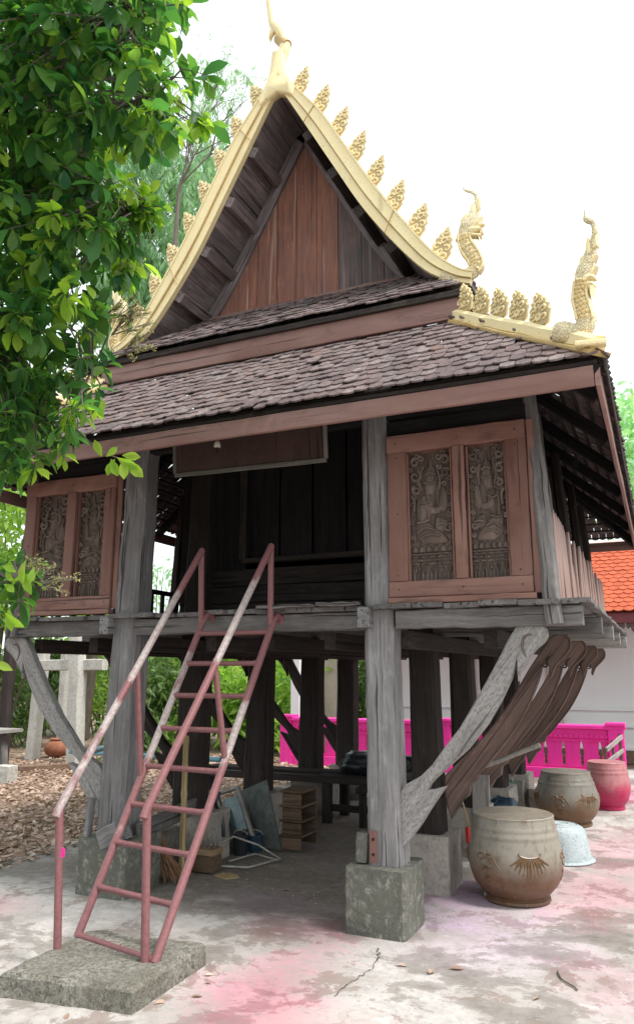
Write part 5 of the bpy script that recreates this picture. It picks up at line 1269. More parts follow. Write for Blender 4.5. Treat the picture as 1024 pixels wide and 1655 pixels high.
# table with covered load, timbers
tbx = thing('low_table', (-3.0, 8.2, 0), 'dark low wooden table far back under the house', 'table')
b = MB(); b.bar((-3.55, 8.2, .47), (-2.45, 8.2, .47), .62, .05, (0, 0, 1), .008); b.build('table_top', 'dark_wood', tbx)
for x, y in ((-3.45, 7.95), (-2.55, 7.95), (-3.45, 8.45), (-2.55, 8.45)):
    b = MB(); b.bar((x, y, 0), (x, y, .445), .10, .08, (0, 1, 0), .008); b.build('leg', 'dark_wood', tbx)
b = MB(); b.bar((-3.45, 7.95, .16), (-2.55, 7.95, .16), .03, .07, (0, 0, 1), .004); b.build('stretcher', 'dark_wood', tbx)
def sack(name, c, rx, ry, rz, mat, label, cat, seed, group=None):
    rg = random.Random(seed); bm = bmesh.new(); bmesh.ops.create_icosphere(bm, subdivisions=4, radius=1)
    from mathutils import noise as nz
    for v_ in bm.verts:
        p = v_.co.copy(); k = 1 + .22 * nz.noise(p * 1.7 + V((seed, 0, 0))) + .10 * nz.noise(p * 5 + V((0, seed, 0))) + .05 * abs(nz.noise(p * 11))
        p = V((p.x * rx * k, p.y * ry * k, p.z * rz * k)); p.z = max(p.z, -rz * .62); v_.co = p + V(c) + V((0, 0, rz * .62))
    me = bpy.data.meshes.new(name); bm.to_mesh(me); bm.free(); me.materials.append(MT[mat]); me.shade_smooth()
    o = bpy.data.objects.new(name, me); COL.objects.link(o); return tag(o, label, cat, group)
sack('covered_bundle', (-3.05, 8.2, .495), .34, .24, .15, 'black_plastic', 'black plastic covered bundle on the dark low table', 'bundle', 2)
t_ = thing('speaker_box', (-2.42, 9.3, 0), 'black box with a round grey face behind the near front post', 'speaker')
sp = at(657, 1236, 1, 9.3); b = MB(); b.bar((sp.x - .12, 9.35, sp.z), (sp.x + .12, 9.35, sp.z), .2, .2, (0, 0, 1), .01); b.build('cabinet', 'black_plastic', t_)
b = MB(); b.tube([(sp.x, 9.244, sp.z), (sp.x, 9.236, sp.z)], [.07, .05], 20); b.build('cone', 'grey_board', t_, 50)
b = MB(); b.bar((sp.x, 9.35, 0), (sp.x, 9.35, sp.z - .10), .3, .22, (0, 1, 0), .006); solo(b, 'block_stand', 'dark_wood', 'dark wooden block under the black speaker box', 'block')
for k, (a, c, yy, rr_) in enumerate((((205, 1203), (300, 1190), 8.0, .03),)):
    pa, pc = at(*a, 1, yy), at(*c, 1, yy); pa.z = pc.z = .585; pa.x -= .9; pc.x += .5
    b = MB(); b.tube([pa, (pa + pc) / 2, pc], rr_, 12); solo(b, 'water_pipe', 'pvc', 'long pale blue pipe lying on the timbers under the house', 'pipe', smooth=60)
for x in (-5.2, -3.0):
    t_ = thing('trestle', (x, 8.1, 0), 'left dark trestle under the stored timbers' if x < -4 else 'right dark trestle under the stored timbers', 'trestle')
    b = MB(); b.bar((x, 7.75, .38), (x, 8.5, .38), .08, .07, (0, 0, 1), .005); b.build('cross_bar', 'dark_wood', t_)
    for y in (7.85, 8.4):
        b = MB(); b.bar((x, y, 0), (x, y, .345), .07, .06, (0, 1, 0), .004); b.build('leg', 'dark_wood', t_)
for k, (y, z, hh, lb) in enumerate(((7.9, .45, .075, 'dark timber beam nearest in the pile under the house'), (8.12, .46, .09, 'thick dark timber in the middle of the pile under the house'), (8.34, .455, .08, 'dark timber at the back of the pile under the house'))):
    b = MB(); b.bar((-5.5 + .2 * k, y, z), (-2.7 - .1 * k, y + .05, z), .11, hh, (0, 0, 1), .006, 8, .003); solo(b, 'stored_timber', 'dark_wood', lb, 'timber', 'timbers stored under the house')

# beside the right-hand brackets
b = MB(); P = [at(x, y, 1, 6.6) for x, y in ((738, 1250), (765, 1243), (800, 1232), (840, 1216), (872, 1204))]; b.tube(catmull(P, 5), [.006 + .013 * min(1, k / 8) for k in range(21)], 8)
solo(b, 'pale_stick', 'white_metal', 'pale peeled stick tucked across the brown brackets', 'stick', smooth=60)
pl0 = at(777, 1318, 1, 7.0); pl0.z = 0; pl1 = at(776, 1252, 1, 7.03)
b = MB(); b.bar(pl0, pl1, .15, .03, (0, 1, 0), .004, 8, .003); solo(b, 'standing_plank', 'pale_wood', 'pale plank standing among the bracket feet behind the near jar', 'plank')
sb0 = at(813, 1310, 1, 7.9); sack('tied_bag', (sb0.x, 7.9, 0), .20, .18, .24, 'blue_plastic', 'dark blue plastic bag slumped behind the near water jar', 'bag', 5)
cb = at(848, 1285, 1, 9.5)
for (dx, hh, lb) in ((-.08, .36, 'taller grey concrete block beside the dark blue bag'), (.13, .27, 'lower grey concrete block nearest the brown jar')):
    b = MB(); b.bar((cb.x + dx, 9.5, -.01), (cb.x + dx, 9.5, hh), .17, .2, (0, 1, 0), .012, 4, .004); solo(b, 'concrete_block', 'footing_pale', lb, 'concrete block', 'blocks behind the jars', smooth=40)
gp = V((cb.x - .12, 9.36, 0)); t_ = thing('green_bottle', gp, 'green plastic bottle standing before the taller concrete block', 'bottle')
b = MB(); b.lathe([(.03, 0), (.035, .01), (.035, .24), (.02, .31), (.015, .33), (.015, .36), (.0001, .362)], gp, 16); b.build('bottle_body', 'green_plastic', t_, 50)
b = MB(); b.lathe([(.017, .355), (.017, .385), (.0001, .386)], gp, 12); b.build('cap', 'white_metal', t_, 50)
t_ = thing('hand_fork', at(757, 1345, 1, 6.9), 'wooden handled tool with a red grip standing behind the near jar', 'hand tool')
a_, c_ = at(748, 1300, 1, 6.9), at(764, 1362, 1, 6.9)
b = MB(); b.tube([a_, c_], .011, 8); b.build('handle', 'bamboo_pole', t_, 60)
b = MB(); e_ = at(755, 1345, 1, 6.88); b.tube([e_ + V((0, 0, .04)), e_ + V((.005, 0, -.09))], .02, 10); b.build('red_grip', 'red', t_, 60)
b = MB(); b.tube([a_, a_ + V((-.015, 0, .04)), a_ + V((.01, 0, .05))], .007, 8); b.build('hook', 'white_metal', t_, 60)
e_ = at(97, 1377, 1, 3.45); b = MB(); b.prism([(-.012, -.02), (.012, -.024), (.016, .018), (-.006, .026)], e_ + V((.024, -.004, 0)), (1, 0, 0), (0, 0, 1), .004); solo(b, 'pink_tag', 'pink', 'tiny hot pink tag stuck on the left rail post of the ladder', 'tag')
P = [at(x, y, 2, .008) for x, y in ((900, 1569), (905, 1580), (915, 1588), (926, 1594), (932, 1600))]; b = MB(); b.tube(catmull(P, 4), .0042, 6); solo(b, 'fallen_twig', 'bark', 'thin dark curved twig lying on the yard at lower right', 'twig')

# ------------------------------------------------------------------ pink balustrade
PB = thing('pink_balustrade', (-3.5, 12.62, 0), 'hot pink painted low balustrade wall behind the house', 'balustrade')
py = 12.65; px0, px1 = -6.35, -.62
def pbox(name, x0, x1, z0, z1, th, dy=0): 
    b = MB(); b.bar((x0, py + dy, (z0 + z1) / 2), (x1, py + dy, (z0 + z1) / 2), th, z1 - z0, (0, 0, 1), .008); return b.build(name, 'pink', PB)
pbox('plinth', px0, px1, -.02, .16, .2); pbox('top_band', px0, px1, .60, .74, .16); pbox('cap', px0 - .03, px1 + .03, .742, .80, .26); pbox('bead', px0, px1, .55, .598, .12)
for xc in (px0 + .1, -3.36, px1 - .11):
    b = MB(); b.bar((xc, py, -.01), (xc, py, .80), .22, .24, (0, 1, 0), .01); b.build('pier', 'pink', PB)
    b = MB(); b.bar((xc, py, .802), (xc, py, .84), .28, .30, (0, 1, 0), .01); b.build('pier_cap', 'pink', PB)
pit = .268
out = [(-.1335 + a_, z_) for a_, z_ in ((0, 0), (0, .03), (.026, .05), (.016, .10), (.026, .15), (.012, .175), (.034, .20), (.024, .29), (.008, .39), (0, .42))]
out = out + [(-x, z) for x, z in out[::-1]]
b = MB(); b.prism(out, (0, 0, 0), (1, 0, 0), (0, 0, 1), .07, .008); me = b.mesh('baluster', 'pink', 40)
n = int((px1 - px0 - .3) / pit)
for k in range(n): inst('baluster', me, PB, M.Translation((px0 + .3 + pit * (k + .45), py, .162)))
b = MB(); b.prism([(-.02, 0), (-.02, .03), (0, .045), (.02, .03), (.02, 0)], (0, 0, 0), (1, 0, 0), (0, 0, -1), .03, .004); 
dm = MB()
for k in range(int((px1 - px0 - .4) / .075)):
    dm.merge_mesh(b.v, b.f, b.g, M.Translation((px0 + .24 + .075 * k, py - .085, .655)))
dm.build('dentil', 'pink', PB, recalc=False, kind='stuff')
# wooden pallet leaning at the end of it
gt = thing('leaning_gate', (-.62, 11.6, 0), 'small grey slatted wooden gate leaning by the pink jar', 'gate')
g0, g1 = at(984, 1265, 1, 11.3), at(1006, 1262, 1, 11.9); g0.z = g1.z = .02
t0_, t1_ = at(975, 1208, 1, 11.4), at(1000, 1186, 1, 12.0)
for a, c in ((g0, t0_), (g1, t1_), (g0.lerp(g1, .5), t0_.lerp(t1_, .5))):
    b = MB(); b.bar(a, c, .05, .04, (1, 0, 0), .004, 4, .001); b.build('stile', 'crate_wood', gt)
for t in (.08, .38, .68, .95):
    b = MB(); b.bar(g0.lerp(t0_, t) + V((.03, -.03, 0)), g1.lerp(t1_, t) + V((.03, -.03, 0)), .03, .06, (0, 0, 1), .004, 4, .001); b.build('slat', 'pale_wood', gt)

# ------------------------------------------------------------------ temple hall behind
TH = thing('temple_hall', (0, 16, 0), 'white plastered hall with an orange tiled roof behind the pink balustrade', 'hall')
ty = 15.2; tx0, tx1 = -5.2, 6.0
b = MB(); b.bar(((tx0 + tx1) / 2, ty + 2, -.02), ((tx0 + tx1) / 2, ty + 2, 2.9), tx1 - tx0, 4.0, (0, 1, 0), .01); b.build('wall', 'white_wall', TH)
b = MB(); b.bar((tx0 - .05, ty - .03, .09), (tx1, ty - .03, .09), .10, .22, (0, 0, 1), .01); b.build('plinth', 'brick_base', TH)
for z, hh in ((.24, .06), (.62, .03), (.92, .05)):
    b = MB(); b.bar((tx0 - .03, ty - .02, z), (tx1, ty - .02, z), .06, hh, (0, 0, 1), .008); b.build('dado_moulding', 'white_wall', TH)
for x in (-5.1, -3.5, -1.9, 1.2, 3.0):
    b = MB(); b.bar((x, ty - .03, .26), (x, ty - .03, 2.45), .26, .09, (0, 1, 0), .012); b.build('pilaster', 'white_wall' if x > -1.5 else 'beige', TH)
eY, rY, eZ_, rZ = 13.85, 15.6, 2.60, 3.98
b = MB(); quad(b, (tx0 - .3, eY, eZ_ - .03), (tx1, eY, eZ_ - .03), (tx1, rY, rZ - .03), (tx0 - .3, rY, rZ - .03), .05); quad(b, (tx1, 18.6, eZ_ - .03), (tx0 - .3, 18.6, eZ_ - .03), (tx0 - .3, rY + .02, rZ - .03), (tx1, rY + .02, rZ - .03), .05); rf = b.build('roof', 'maroon', TH)
tl = MB()
ey = V((0, rY - eY, rZ - eZ_)); Ls = ey.length; ey.normalize(); ez = V((1, 0, 0)).cross(ey)
tw = .16; rows = 17
proto = MB(); proto.prism([(-.078, .035), (-.05, .008), (0, -.012), (.05, .008), (.078, .035), (.078, .16), (-.078, .16)], (0, 0, 0), (1, 0, 0), (0, 1, 0), .016, 0, r=0)
for r_ in range(rows):
    for k in range(int((tx1 - tx0) / tw)):
        x = tx0 - .2 + tw * (k + (.5 if r_ % 2 else 0))
        if x < -2.2: continue
        p = V((x, eY - .03, eZ_)) + ey * (Ls * r_ / rows) + ez * .016
        m = M(((1, ey.x, ez.x, p.x), (0, ey.y, ez.y, p.y), (0, ey.z, ez.z, p.z), (0, 0, 0, 1))) @ Euler((R(-6 + random.gauss(0, 1)), R(random.gauss(0, 1.2)), 0)).to_matrix().to_4x4()
        tl.merge_mesh(proto.v, proto.f, proto.g, m)
tl.build('roof_tile', 'orange_tile', rf, recalc=False, kind='stuff')
b = MB(); b.bar((tx0 - .3, rY, rZ + .04), (tx1, rY, rZ + .04), .16, .14, (0, 0, 1), .02); b.build('ridge', 'ridge_pale', TH)
b = MB(); b.bar((tx0 - .3, eY + .04, eZ_ - .11), (tx1, eY + .04, eZ_ - .11), .05, .17, (0, 0, 1), .006); b.build('fascia', 'maroon', TH)
b = MB(); b.bar((tx0 - .3, eY + .7, eZ_ - .16), (tx1, eY + .7, eZ_ - .16), 1.2, .03, (0, 0, 1), .006); b.build('soffit', 'white_wall', TH)
# fretwork pendants along the eave
pb_ = MB()
pb_.prism([(-.13, .0), (-.13, -.05), (-.10, -.10), (-.06, -.06), (-.045, -.12), (0, -.17), (.045, -.12), (.06, -.06), (.10, -.10), (.13, -.05), (.13, 0)], (0, 0, 0), (1, 0, 0), (0, 0, 1), .02, 0, r=0)
swirl(pb_, (-.06, -.045), .04, 1, 1.0, .012, 0, (0, -.012, 0)); swirl(pb_, (.06, -.045), .04, -1, 1.0, .012, 3.1, (0, -.012, 0))
me = pb_.mesh('fretwork_pendant', 'fretwork')
for k in range(14): inst('fretwork_pendant', me, TH, M.Translation((-2.0 + k * .27, eY + .05, eZ_ - .196)))
# free columns seen through the posts
for (pxx, wd, hh, mt, lb, yy) in ((538, .28, 2.3, 'beige', 'beige square pillar seen between the house posts', 14.6), (480, .20, 2.1, 'white_wall', 'white slim pillar at the left end of the pink balustrade', 13.6)):
    p = at(pxx, 1150, 1, yy); t_ = thing('garden_pillar', (p.x, yy, 0), lb, 'pillar')
    b = MB(); b.bar((p.x, yy, -.02), (p.x, yy, hh), wd, wd, (0, 1, 0), .015); b.build('shaft', mt, t_)
    b = MB(); b.bar((p.x, yy, hh), (p.x, yy, hh + .1), wd + .08, wd + .08, (0, 1, 0), .01); b.build('cap', mt, t_)

# ------------------------------------------------------------------ concrete frame, stand and pot at the left rear
cf = thing('concrete_portal', (-10.5, 11.4, 0), 'pale concrete post and beam frame standing at the left rear', 'frame')
def cpost(px_, pyb, pyt, Yd, wd, lean=0, name='post'):
    p = at(px_, pyb, 1, Yd); q = at(px_ + lean, pyt, 1, Yd); p.z = -.03
    b = MB(); b.bar(p, q, wd, wd, (0, 1, 0), .015, 6, .004); b.build(name, 'conc_frame', cf, 40)
cpost(52, 1225, 1040, 11.4, .20, 20); cpost(122, 1230, 1028, 11.2, .24, 4); cpost(100, 1195, 1040, 12.6, .16, 8)
p, q = at(55, 1076, 1, 11.3), at(170, 1074, 1, 11.3); b = MB(); b.bar(p, q, .16, .20, (0, 0, 1), .012, 8, .004); b.build('cross_beam', 'conc_frame', cf, 40)
p, q = at(88, 1082, 1, 11.3), at(126, 1188, 1, 11.3)
ws = thing('side_stand', (-9.6, 9.2, 0), 'dark wooden stand with a pale top at the left edge', 'stand')
p = at(4, 1255, 1, 9.4); p.z = 0
b = MB(); b.bar(p, at(2, 1185, 1, 9.4), .14, .14, (0, 1, 0), .01); b.build('leg', 'beam_wood', ws)
t1_ = at(4, 1181, 1, 9.4); b = MB(); b.bar(t1_ + V((-.5, 0, 0)), t1_ + V((.2, 0, 0)), .5, .05, (0, 0, 1), .01); b.build('top', 'pale_wood', ws)
p = at(8, 1180, 1, 9.9); b = MB(); b.bar((p.x, 9.9, 0), (p.x - .02, 9.9, 2.3), .16, .16, (0, 1, 0), .012, 8, .004); solo(b, 'old_post', 'dark_wood', 'dark timber post standing at the left edge behind the stand', 'post')
p = at(8, 1268, 1, 8.9); b = MB(); b.bar((p.x, 8.9, -.03), (p.x, 8.9, .22), .30, .2, (0, 1, 0), .012, 4, .004); solo(b, 'edge_block', 'conc_frame', 'pale concrete block on the leaf litter at the left edge', 'concrete block')
p = at(92, 1222, 1, 11.9); p.z = -.03
t_ = thing('clay_pot', p, 'round reddish clay pot beside the concrete frame', 'pot'); b = MB(); b.lathe([(.12, 0), (.22, .08), (.25, .18), (.2, .28), (.13, .32), (.15, .35), (.12, .345), (.11, .30)], p, 24); b.build('pot_body', 'terracotta', t_, 50)
b = MB(); b.lathe([(.125, .315), (.158, .34), (.150, .358), (.12, .35)], p, 24); b.build('rim', 'terracotta', t_, 50)
a, c = at(30, 1245, 2, 0), at(120, 1240, 2, 0); b = MB(); b.bar(a + V((0, 0, .02)), c + V((0, 0, .02)), .14, .1, (0, 0, 1), .01, 6, .006); solo(b, 'kerb_log', 'brick_base', 'reddish brown log lying before the concrete frame', 'log')
p0, p1 = at(140, 1216, 1, 6.9), at(152, 1210, 1, 7.6); b = MB(); b.tube([p0, p1 + V((.0, .3, 0))], .035, 14, cap=False); b.tube([p0 + V((0, .03, 0)), p1 + V((0, .3, 0))], .029, 14)
b.tube([V((p0.x, 7.3, -.03)), V((p0.x, 7.3, p0.z - .03))], .02, 8)
solo(b, 'drain_pipe', 'pvc', 'open end of a blue pipe beside the left front post', 'pipe', smooth=60)

# ------------------------------------------------------------------ leaves and plants
def leaf_mesh(L, W_, droop=.25, fold=.25, n=4, shape='obovate'):
    vs, fs = [], []
    for k in range(n + 1):
        t = k / n
        w_ = (math.sin(math.pi * min(1, t ** (1.35 if shape == 'obovate' else .8)) * .97 + .03) ** .8) * W_ / 2 if 0 < k < n else (W_ * .04)
        y = L * t; z = -droop * L * t * t
        vs += [(-w_, y, z + fold * w_), (0, y, z), (w_, y, z + fold * w_)]
    for k in range(n):
        a = k * 3; fs += [(a, a + 1, a + 4, a + 3), (a + 1, a + 2, a + 5, a + 4)]
    return vs, fs
def leaf_matrix(p, d, up, sc):
    d = d.normalized(); x = d.cross(up); x = x.normalized() if x.length > 1e-4 else V((1, 0, 0)); z = x.cross(d)
    return M(((x.x * sc, d.x * sc, z.x * sc, p.x), (x.y * sc, d.y * sc, z.y * sc, p.y), (x.z * sc, d.z * sc, z.z * sc, p.z), (0, 0, 0, 1)))
LV = [leaf_mesh(.115, .055, .18, .25), leaf_mesh(.125, .062, .35, .15), leaf_mesh(.10, .05, .05, .35), leaf_mesh(.11, .05, .5, .3)]
def put_leaf(b, proto, m, r):
    vs, fs = proto; b.addraw([m @ V(p) for p in vs], fs, vs, r)
def rvec(rg): 
    while True:
        v_ = V((rg.uniform(-1, 1), rg.uniform(-1, 1), rg.uniform(-1, 1)))
        if .05 < v_.length < 1: return v_

# --- near broadleaf tree on the left
rg = random.Random(21)
NTREE = thing('broadleaf_tree', (-5.4, 2.5, 0), 'large broadleaf tree with glossy green leaves overhanging the upper left', 'tree')
EDGE = [(-40, 312), (0, 315), (40, 308), (75, 280), (110, 262), (150, 262), (185, 305), (215, 312), (250, 285), (275, 255), (300, 205), (330, 225), (360, 222), (390, 200), (420, 175), (470, 165), (530, 170), (560, 182), (600, 172), (640, 165), (680, 142), (720, 132), (750, 105), (775, 60)]
def edge_x(y):
    for a, c in zip(EDGE, EDGE[1:]):
        if a[0] <= y <= c[0]: return a[1] + (c[1] - a[1]) * (y - a[0]) / (c[0] - a[0])
    return 0
tips = []
while len(tips) < 1000:
    y = rg.uniform(-90, 770); xm = edge_x(max(-40, y)); x = rg.uniform(-60, xm)
    e = xm - x
    if e < 110 and rg.random() > .22 + .78 * e / 110: continue
    if 225 < x < 330 and 225 < y < 330 and rg.random() < .75: continue          # airy gaps where the sky shows
    if 165 < x < 215 and 215 < y < 262 and rg.random() < .8: continue
    if rg.random() < .10: continue
    d = rg.uniform(3.5, 5.2) if e > 60 else rg.uniform(3.4, 4.5)
    if x > 150 and y > 380: d = min(d, 4.7)
    tips.append((far(x, y, d), e))
for (x, y, n, d0) in ((8, 930, 4, 3.8), (45, 925, 3, 3.9), (-8, 985, 3, 3.8), (50, 950, 3, 3.9), (-40, 1060, 3, 3.8)):
    for k in range(n): tips.append((far(x + rg.gauss(0, 16), y + rg.gauss(0, 14), d0 + rg.uniform(-.15, .2)), 30))
for (x, y, n) in ((240, 325, 9), (222, 350, 6), (205, 425, 7), (195, 450, 5), (300, 110, 4), (325, 200, 4)):
    for k in range(n): tips.append((far(x + rg.gauss(0, 14), y + rg.gauss(0, 14), 4.1 + rg.uniform(-.2, .2)), 40))
for k in range(420):
    x = rg.uniform(-430, -50); y = rg.uniform(-260, 640); tips.append((far(x, y, rg.uniform(3.9, 5.6)), 200))
crotch = V((-5.35, 2.5, 3.7))
b = MB(); b.tube(catmull([(-5.4, 2.5, -.05), (-5.38, 2.52, 1.2), (-5.36, 2.5, 2.5), crotch], 5), [.26, .22, .205, .20, .195, .19, .185, .18, .178, .175, .172, .17, .168, .165, .162, .16], 14); b.build('trunk', 'bark', NTREE, 60)
limbs = []
for (x, y, d) in ((60, 60, 4.6), (220, 40, 4.1), (250, 160, 4.1), (130, 250, 4.4), (60, 350, 4.6), (210, 350, 4.2), (120, 480, 4.5), (150, 600, 4.3), (60, 680, 4.4), (10, 560, 4.3), (150, -60, 4.6), (10, 180, 4.4)):
    tgt = far(x, y, d); m1 = crotch.lerp(tgt, .35) + V((0, 0, .25)); m2 = crotch.lerp(tgt, .7) + V((rg.gauss(0, .08), rg.gauss(0, .08), .22 if y < 800 else 0))
    P = catmull([crotch, m1, m2, tgt], 6); n = len(P)
    b = MB(); b.tube(P, [.075 * (1 - k / n) ** 1.2 + .007 for k in range(n)], 8); b.build('limb', 'bark', NTREE, 60); limbs += P[6:]
b = MB(); P = catmull([V((-5.36, 2.52, 2.0)), far(-200, 960, 4.0), far(-60, 955, 3.65), far(25, 935, 3.65)], 5); b.tube(P, [.012 - .0006 * k for k in range(len(P))], 6); b.build('limb', 'bark', NTREE, 60); low_limb = P[6:]
tw = MB(); near = []; rest = MB(); allv = []
for (p, e) in tips:
    q = min(limbs if p.z > 2.35 else low_limb, key=lambda l: (l - p).length)
    if (q - p).length > .08:
        mdl = q.lerp(p, .5) + V((rg.gauss(0, .03), rg.gauss(0, .03), .05)); tw.tube([q, mdl, p], [.006, .0045, .0022], 4)
    ax = ((p - q).normalized() + V((0, 0, -.25)) + rvec(rg) * .5).normalized()
    nl = rg.randint(6, 10); ph = rg.uniform(0, 6.28); young = rg.random() < (.2 if e < 70 else .06)
    a1 = ax.cross(V((0, 0, 1))); a1 = a1.normalized() if a1.length > .1 else V((1, 0, 0)); a2 = ax.cross(a1)
    for k in range(nl):
        an = ph + k * 2.4; d = (a1 * math.cos(an) + a2 * math.sin(an)) * rg.uniform(.7, 1.1) + ax * rg.uniform(.15, .75) + V((0, 0, -.28)) + rvec(rg) * .15
        pos = p - ax * rg.uniform(0, .09) + d.normalized() * .012
        sc = rg.choice((rg.uniform(.35, .65), rg.uniform(.5, .8), rg.uniform(.65, .95), rg.uniform(.8, 1.2)))
        up = (V((0, 0, 1)) + rvec(rg) * .55)
        r = min(1, max(0, rg.gauss(.8 if young else .45, .27)))
        allv.append((leaf_matrix(pos, d, up, sc), rg.randrange(4), r, (pos - CAM).length / sc, young))
allv.sort(key=lambda q: q[3])
LME = []
for vs, fs in LV:
    for mat, rr_ in (('leaf', .25), ('leaf', .6), ('leaf_young', .6)):
        b = MB(); b.addraw(vs, fs, vs, rr_); LME.append(b.mesh('leaf', mat, 80, False))
vis = 0; young_rest = MB()
for m, k, r, _, yg in allv:
    pp = m.to_translation(); v_ = pp - CAM; px_ = 512 + FPX * v_.dot(_rt) / v_.dot(_fw); py_ = 827.5 - FPX * v_.dot(_up) / v_.dot(_fw)
    if vis < 300 and px_ > -10 and py_ > -10:
        inst('leaf', LME[k * 3 + (2 if yg else (1 if r > .45 else 0))], NTREE, m); vis += 1
    else: put_leaf(young_rest if yg else rest, LV[k], m, r)
rest.build('foliage', 'leaf', NTREE, 80, False, 'stuff'); young_rest.build('young_foliage', 'leaf_young', NTREE, 80, False, 'stuff')
# the bright young shoot hanging lowest, and cream flower sprays
b = MB(); tw.tube([far(120, 690, 4.2), far(160, 730, 3.9), far(205, 745, 3.85)], [.006, .004, .003], 5)
for (x, y, dx, dz, sc) in ((165, 738, -.2, .5, .75), (180, 742, .4, -.9, .95), (190, 740, .8, -.5, 1.0), (205, 745, .9, -.9, 1.15), (200, 742, .1, -1, 1.05), (186, 742, -.4, -.9, .9), (172, 738, .3, .3, .7), (198, 736, 1, -.1, .9)):
    put_leaf(b, LV[rg.choice((0, 2))], leaf_matrix(far(x, y, 3.85), _rt * dx + V((0, 0, dz)) + _fw * rg.uniform(-.3, .3), -_fw + rvec(rg) * .5, sc), rg.uniform(.4, 1))
for (x, y) in ((8, 905), (22, 925), (0, 950), (3, 985), (-15, 1030), (-20, 1070), (35, 915)):
    for k in range(3): put_leaf(b, LV[rg.randrange(4)], leaf_matrix(far(x + rg.gauss(0, 8), y + rg.gauss(0, 8), 3.6), rvec(rg) + V((.3, 0, -.4)), -_fw + rvec(rg) * .6, rg.uniform(.55, 1.0)), rg.uniform(.2, 1))
b.build('young_shoot', 'leaf_young', NTREE, 80, False, 'stuff')
bl_ = MB()
for (x, y, d, n) in ((205, 530, 4.3, 9), (225, 560, 4.3, 9), (190, 505, 4.4, 8), (215, 500, 4.3, 5), (60, 910, 3.8, 7), (85, 935, 3.8, 6), (30, 650, 4.2, 5), (20, 590, 4.2, 4), (45, 440, 4.2, 5), (60, 660, 4.2, 3)):
    c0 = far(x - 25, y + 12, d)
    for k in range(n):
        e_ = far(x + rg.gauss(8, 16), y + rg.gauss(-3, 14), d + rg.gauss(0, .05)); tw.tube([c0, c0.lerp(e_, .5) + V((0, 0, .01)), e_], [.003, .0022, .0015], 4)
        for j in range(11):
            o_ = c0.lerp(e_, rg.uniform(.45, 1.05)) + rvec(rg) * .022; tw.tube([c0.lerp(e_, rg.uniform(.5, 1)), o_], .0012, 3, False)
            for q in range(3): put_leaf(bl_, LV[2], leaf_matrix(o_, rvec(rg), rvec(rg), rg.uniform(.08, .16)), rg.random())
bl_.build('blossom', 'blossom', NTREE, None, False, 'stuff')
tw.build('twig', 'twig', NTREE, 70, False, 'stuff')

# --- feathery pale tree far behind the left of the gable
FT = thing('feathery_tree', (-9.4, 15, 0), 'pale feathery tree with drooping sprays behind the left of the gable', 'tree')
fb = MB(); ftw = MB(); rg = random.Random(4)
tb_ = at(150, 900, 1, 15); tb_.z = 0; top_ = at(250, 130, 1, 15)
P = catmull([tb_, tb_.lerp(top_, .5) + V((.2, 0, .3)), top_], 8); b = MB(); b.tube(P, [.16 * (1 - k / len(P)) + .02 for k in range(len(P))], 10); b.build('trunk', 'bark', FT, 60)
for k in range(900):
    y = rg.uniform(90, 540); xr = 405 - (y - 90) * .32 if y < 320 else 330 - (y - 320) * .5
    x = rg.uniform(150, xr)
    if y < 240 and x > 270 and rg.random() < .6: continue
    if y < 200 and rg.random() < .45: continue
    o_ = at(x, y, 1, 15 + rg.uniform(-1.3, 1.3)); q = min(P, key=lambda l: (l - o_).length + abs(l.z + .6 - o_.z))
    if k % 3 == 0: ftw.tube([q, q.lerp(o_, .6) + V((0, 0, .25)), o_], [.018, .010, .004], 5)
    sd = V((rg.uniform(-.2, .7), rg.uniform(-.3, .3), -.2)).normalized(); pts = []
    for t in range(8): pts.append(o_ + sd * (.13 * t) + V((0, 0, -.016 * t * t)))
    ftw.tube(pts, .004, 3, False)
    for t in range(38):
        f = rg.uniform(0, 6.99); i = int(f); pp = pts[i].lerp(pts[i + 1], f - i); d = (V((rg.gauss(.1, .35), rg.gauss(0, .35), -1)))
        L_ = rg.uniform(.18, .38)
        dd = d.normalized(); xx = dd.cross(V((rg.uniform(-1, 1), rg.uniform(-1, 1), .2))).normalized() * .026
        fb.addraw([pp - xx * .4, pp + dd * (L_ * .5) - xx, pp + dd * L_, pp + dd * (L_ * .5) + xx], [(0, 1, 2, 3)], [(0, 0, 0)] * 4, rg.random())
fb.build('foliage', 'hazed_feather_leaf', FT, None, False, 'stuff'); ftw.build('twig', 'twig', FT, 60, False, 'stuff')
# --- thin bare crown showing beside the gable
BT = thing('bare_tree', (-8.0, 12, 0), 'thin almost bare tree showing fine twigs left of the roof finial', 'tree')
b = MB(); c0 = at(230, 560, 1, 12); c0.z = 0; c1 = at(290, 300, 1, 12); tk = catmull([c0, c0.lerp(c1, .6) + V((.1, 0, 0)), c1], 6); b.tube(tk, [.09 - .004 * k for k in range(len(tk))], 8); b.build('trunk', 'twig', BT, 60)
bt = MB(); bl2 = MB()
def grow(p, d, L, r, dep):
    q = p + d * L; m_ = p.lerp(q, .5) + rvec(rg) * L * .08
    bt.tube([p, m_, q], [r, r * .85, r * .7], 5 if dep > 1 else 3, False)
    if dep == 0:
        for j in range(5):
            o_ = q + rvec(rg) * .06; put_leaf(bl2, LV[0], leaf_matrix(o_, rvec(rg), rvec(rg), rg.uniform(.3, .6)), rg.random())
        return
    for j in range(rg.choice((2, 3, 3))):
        grow(p.lerp(q, rg.uniform(.55, 1)), (d + rvec(rg) * .75 + V((.08, 0, .12))).normalized(), L * rg.uniform(.62, .85), r * .62, dep - 1)
for (x, y) in ((330, 180), (365, 140), (300, 150), (385, 190), (340, 110)):
    d = at(x, y, 1, 12) - c1; grow(c1, (d.normalized() + rvec(rg) * .15).normalized(), d.length * .52, .022, 4)
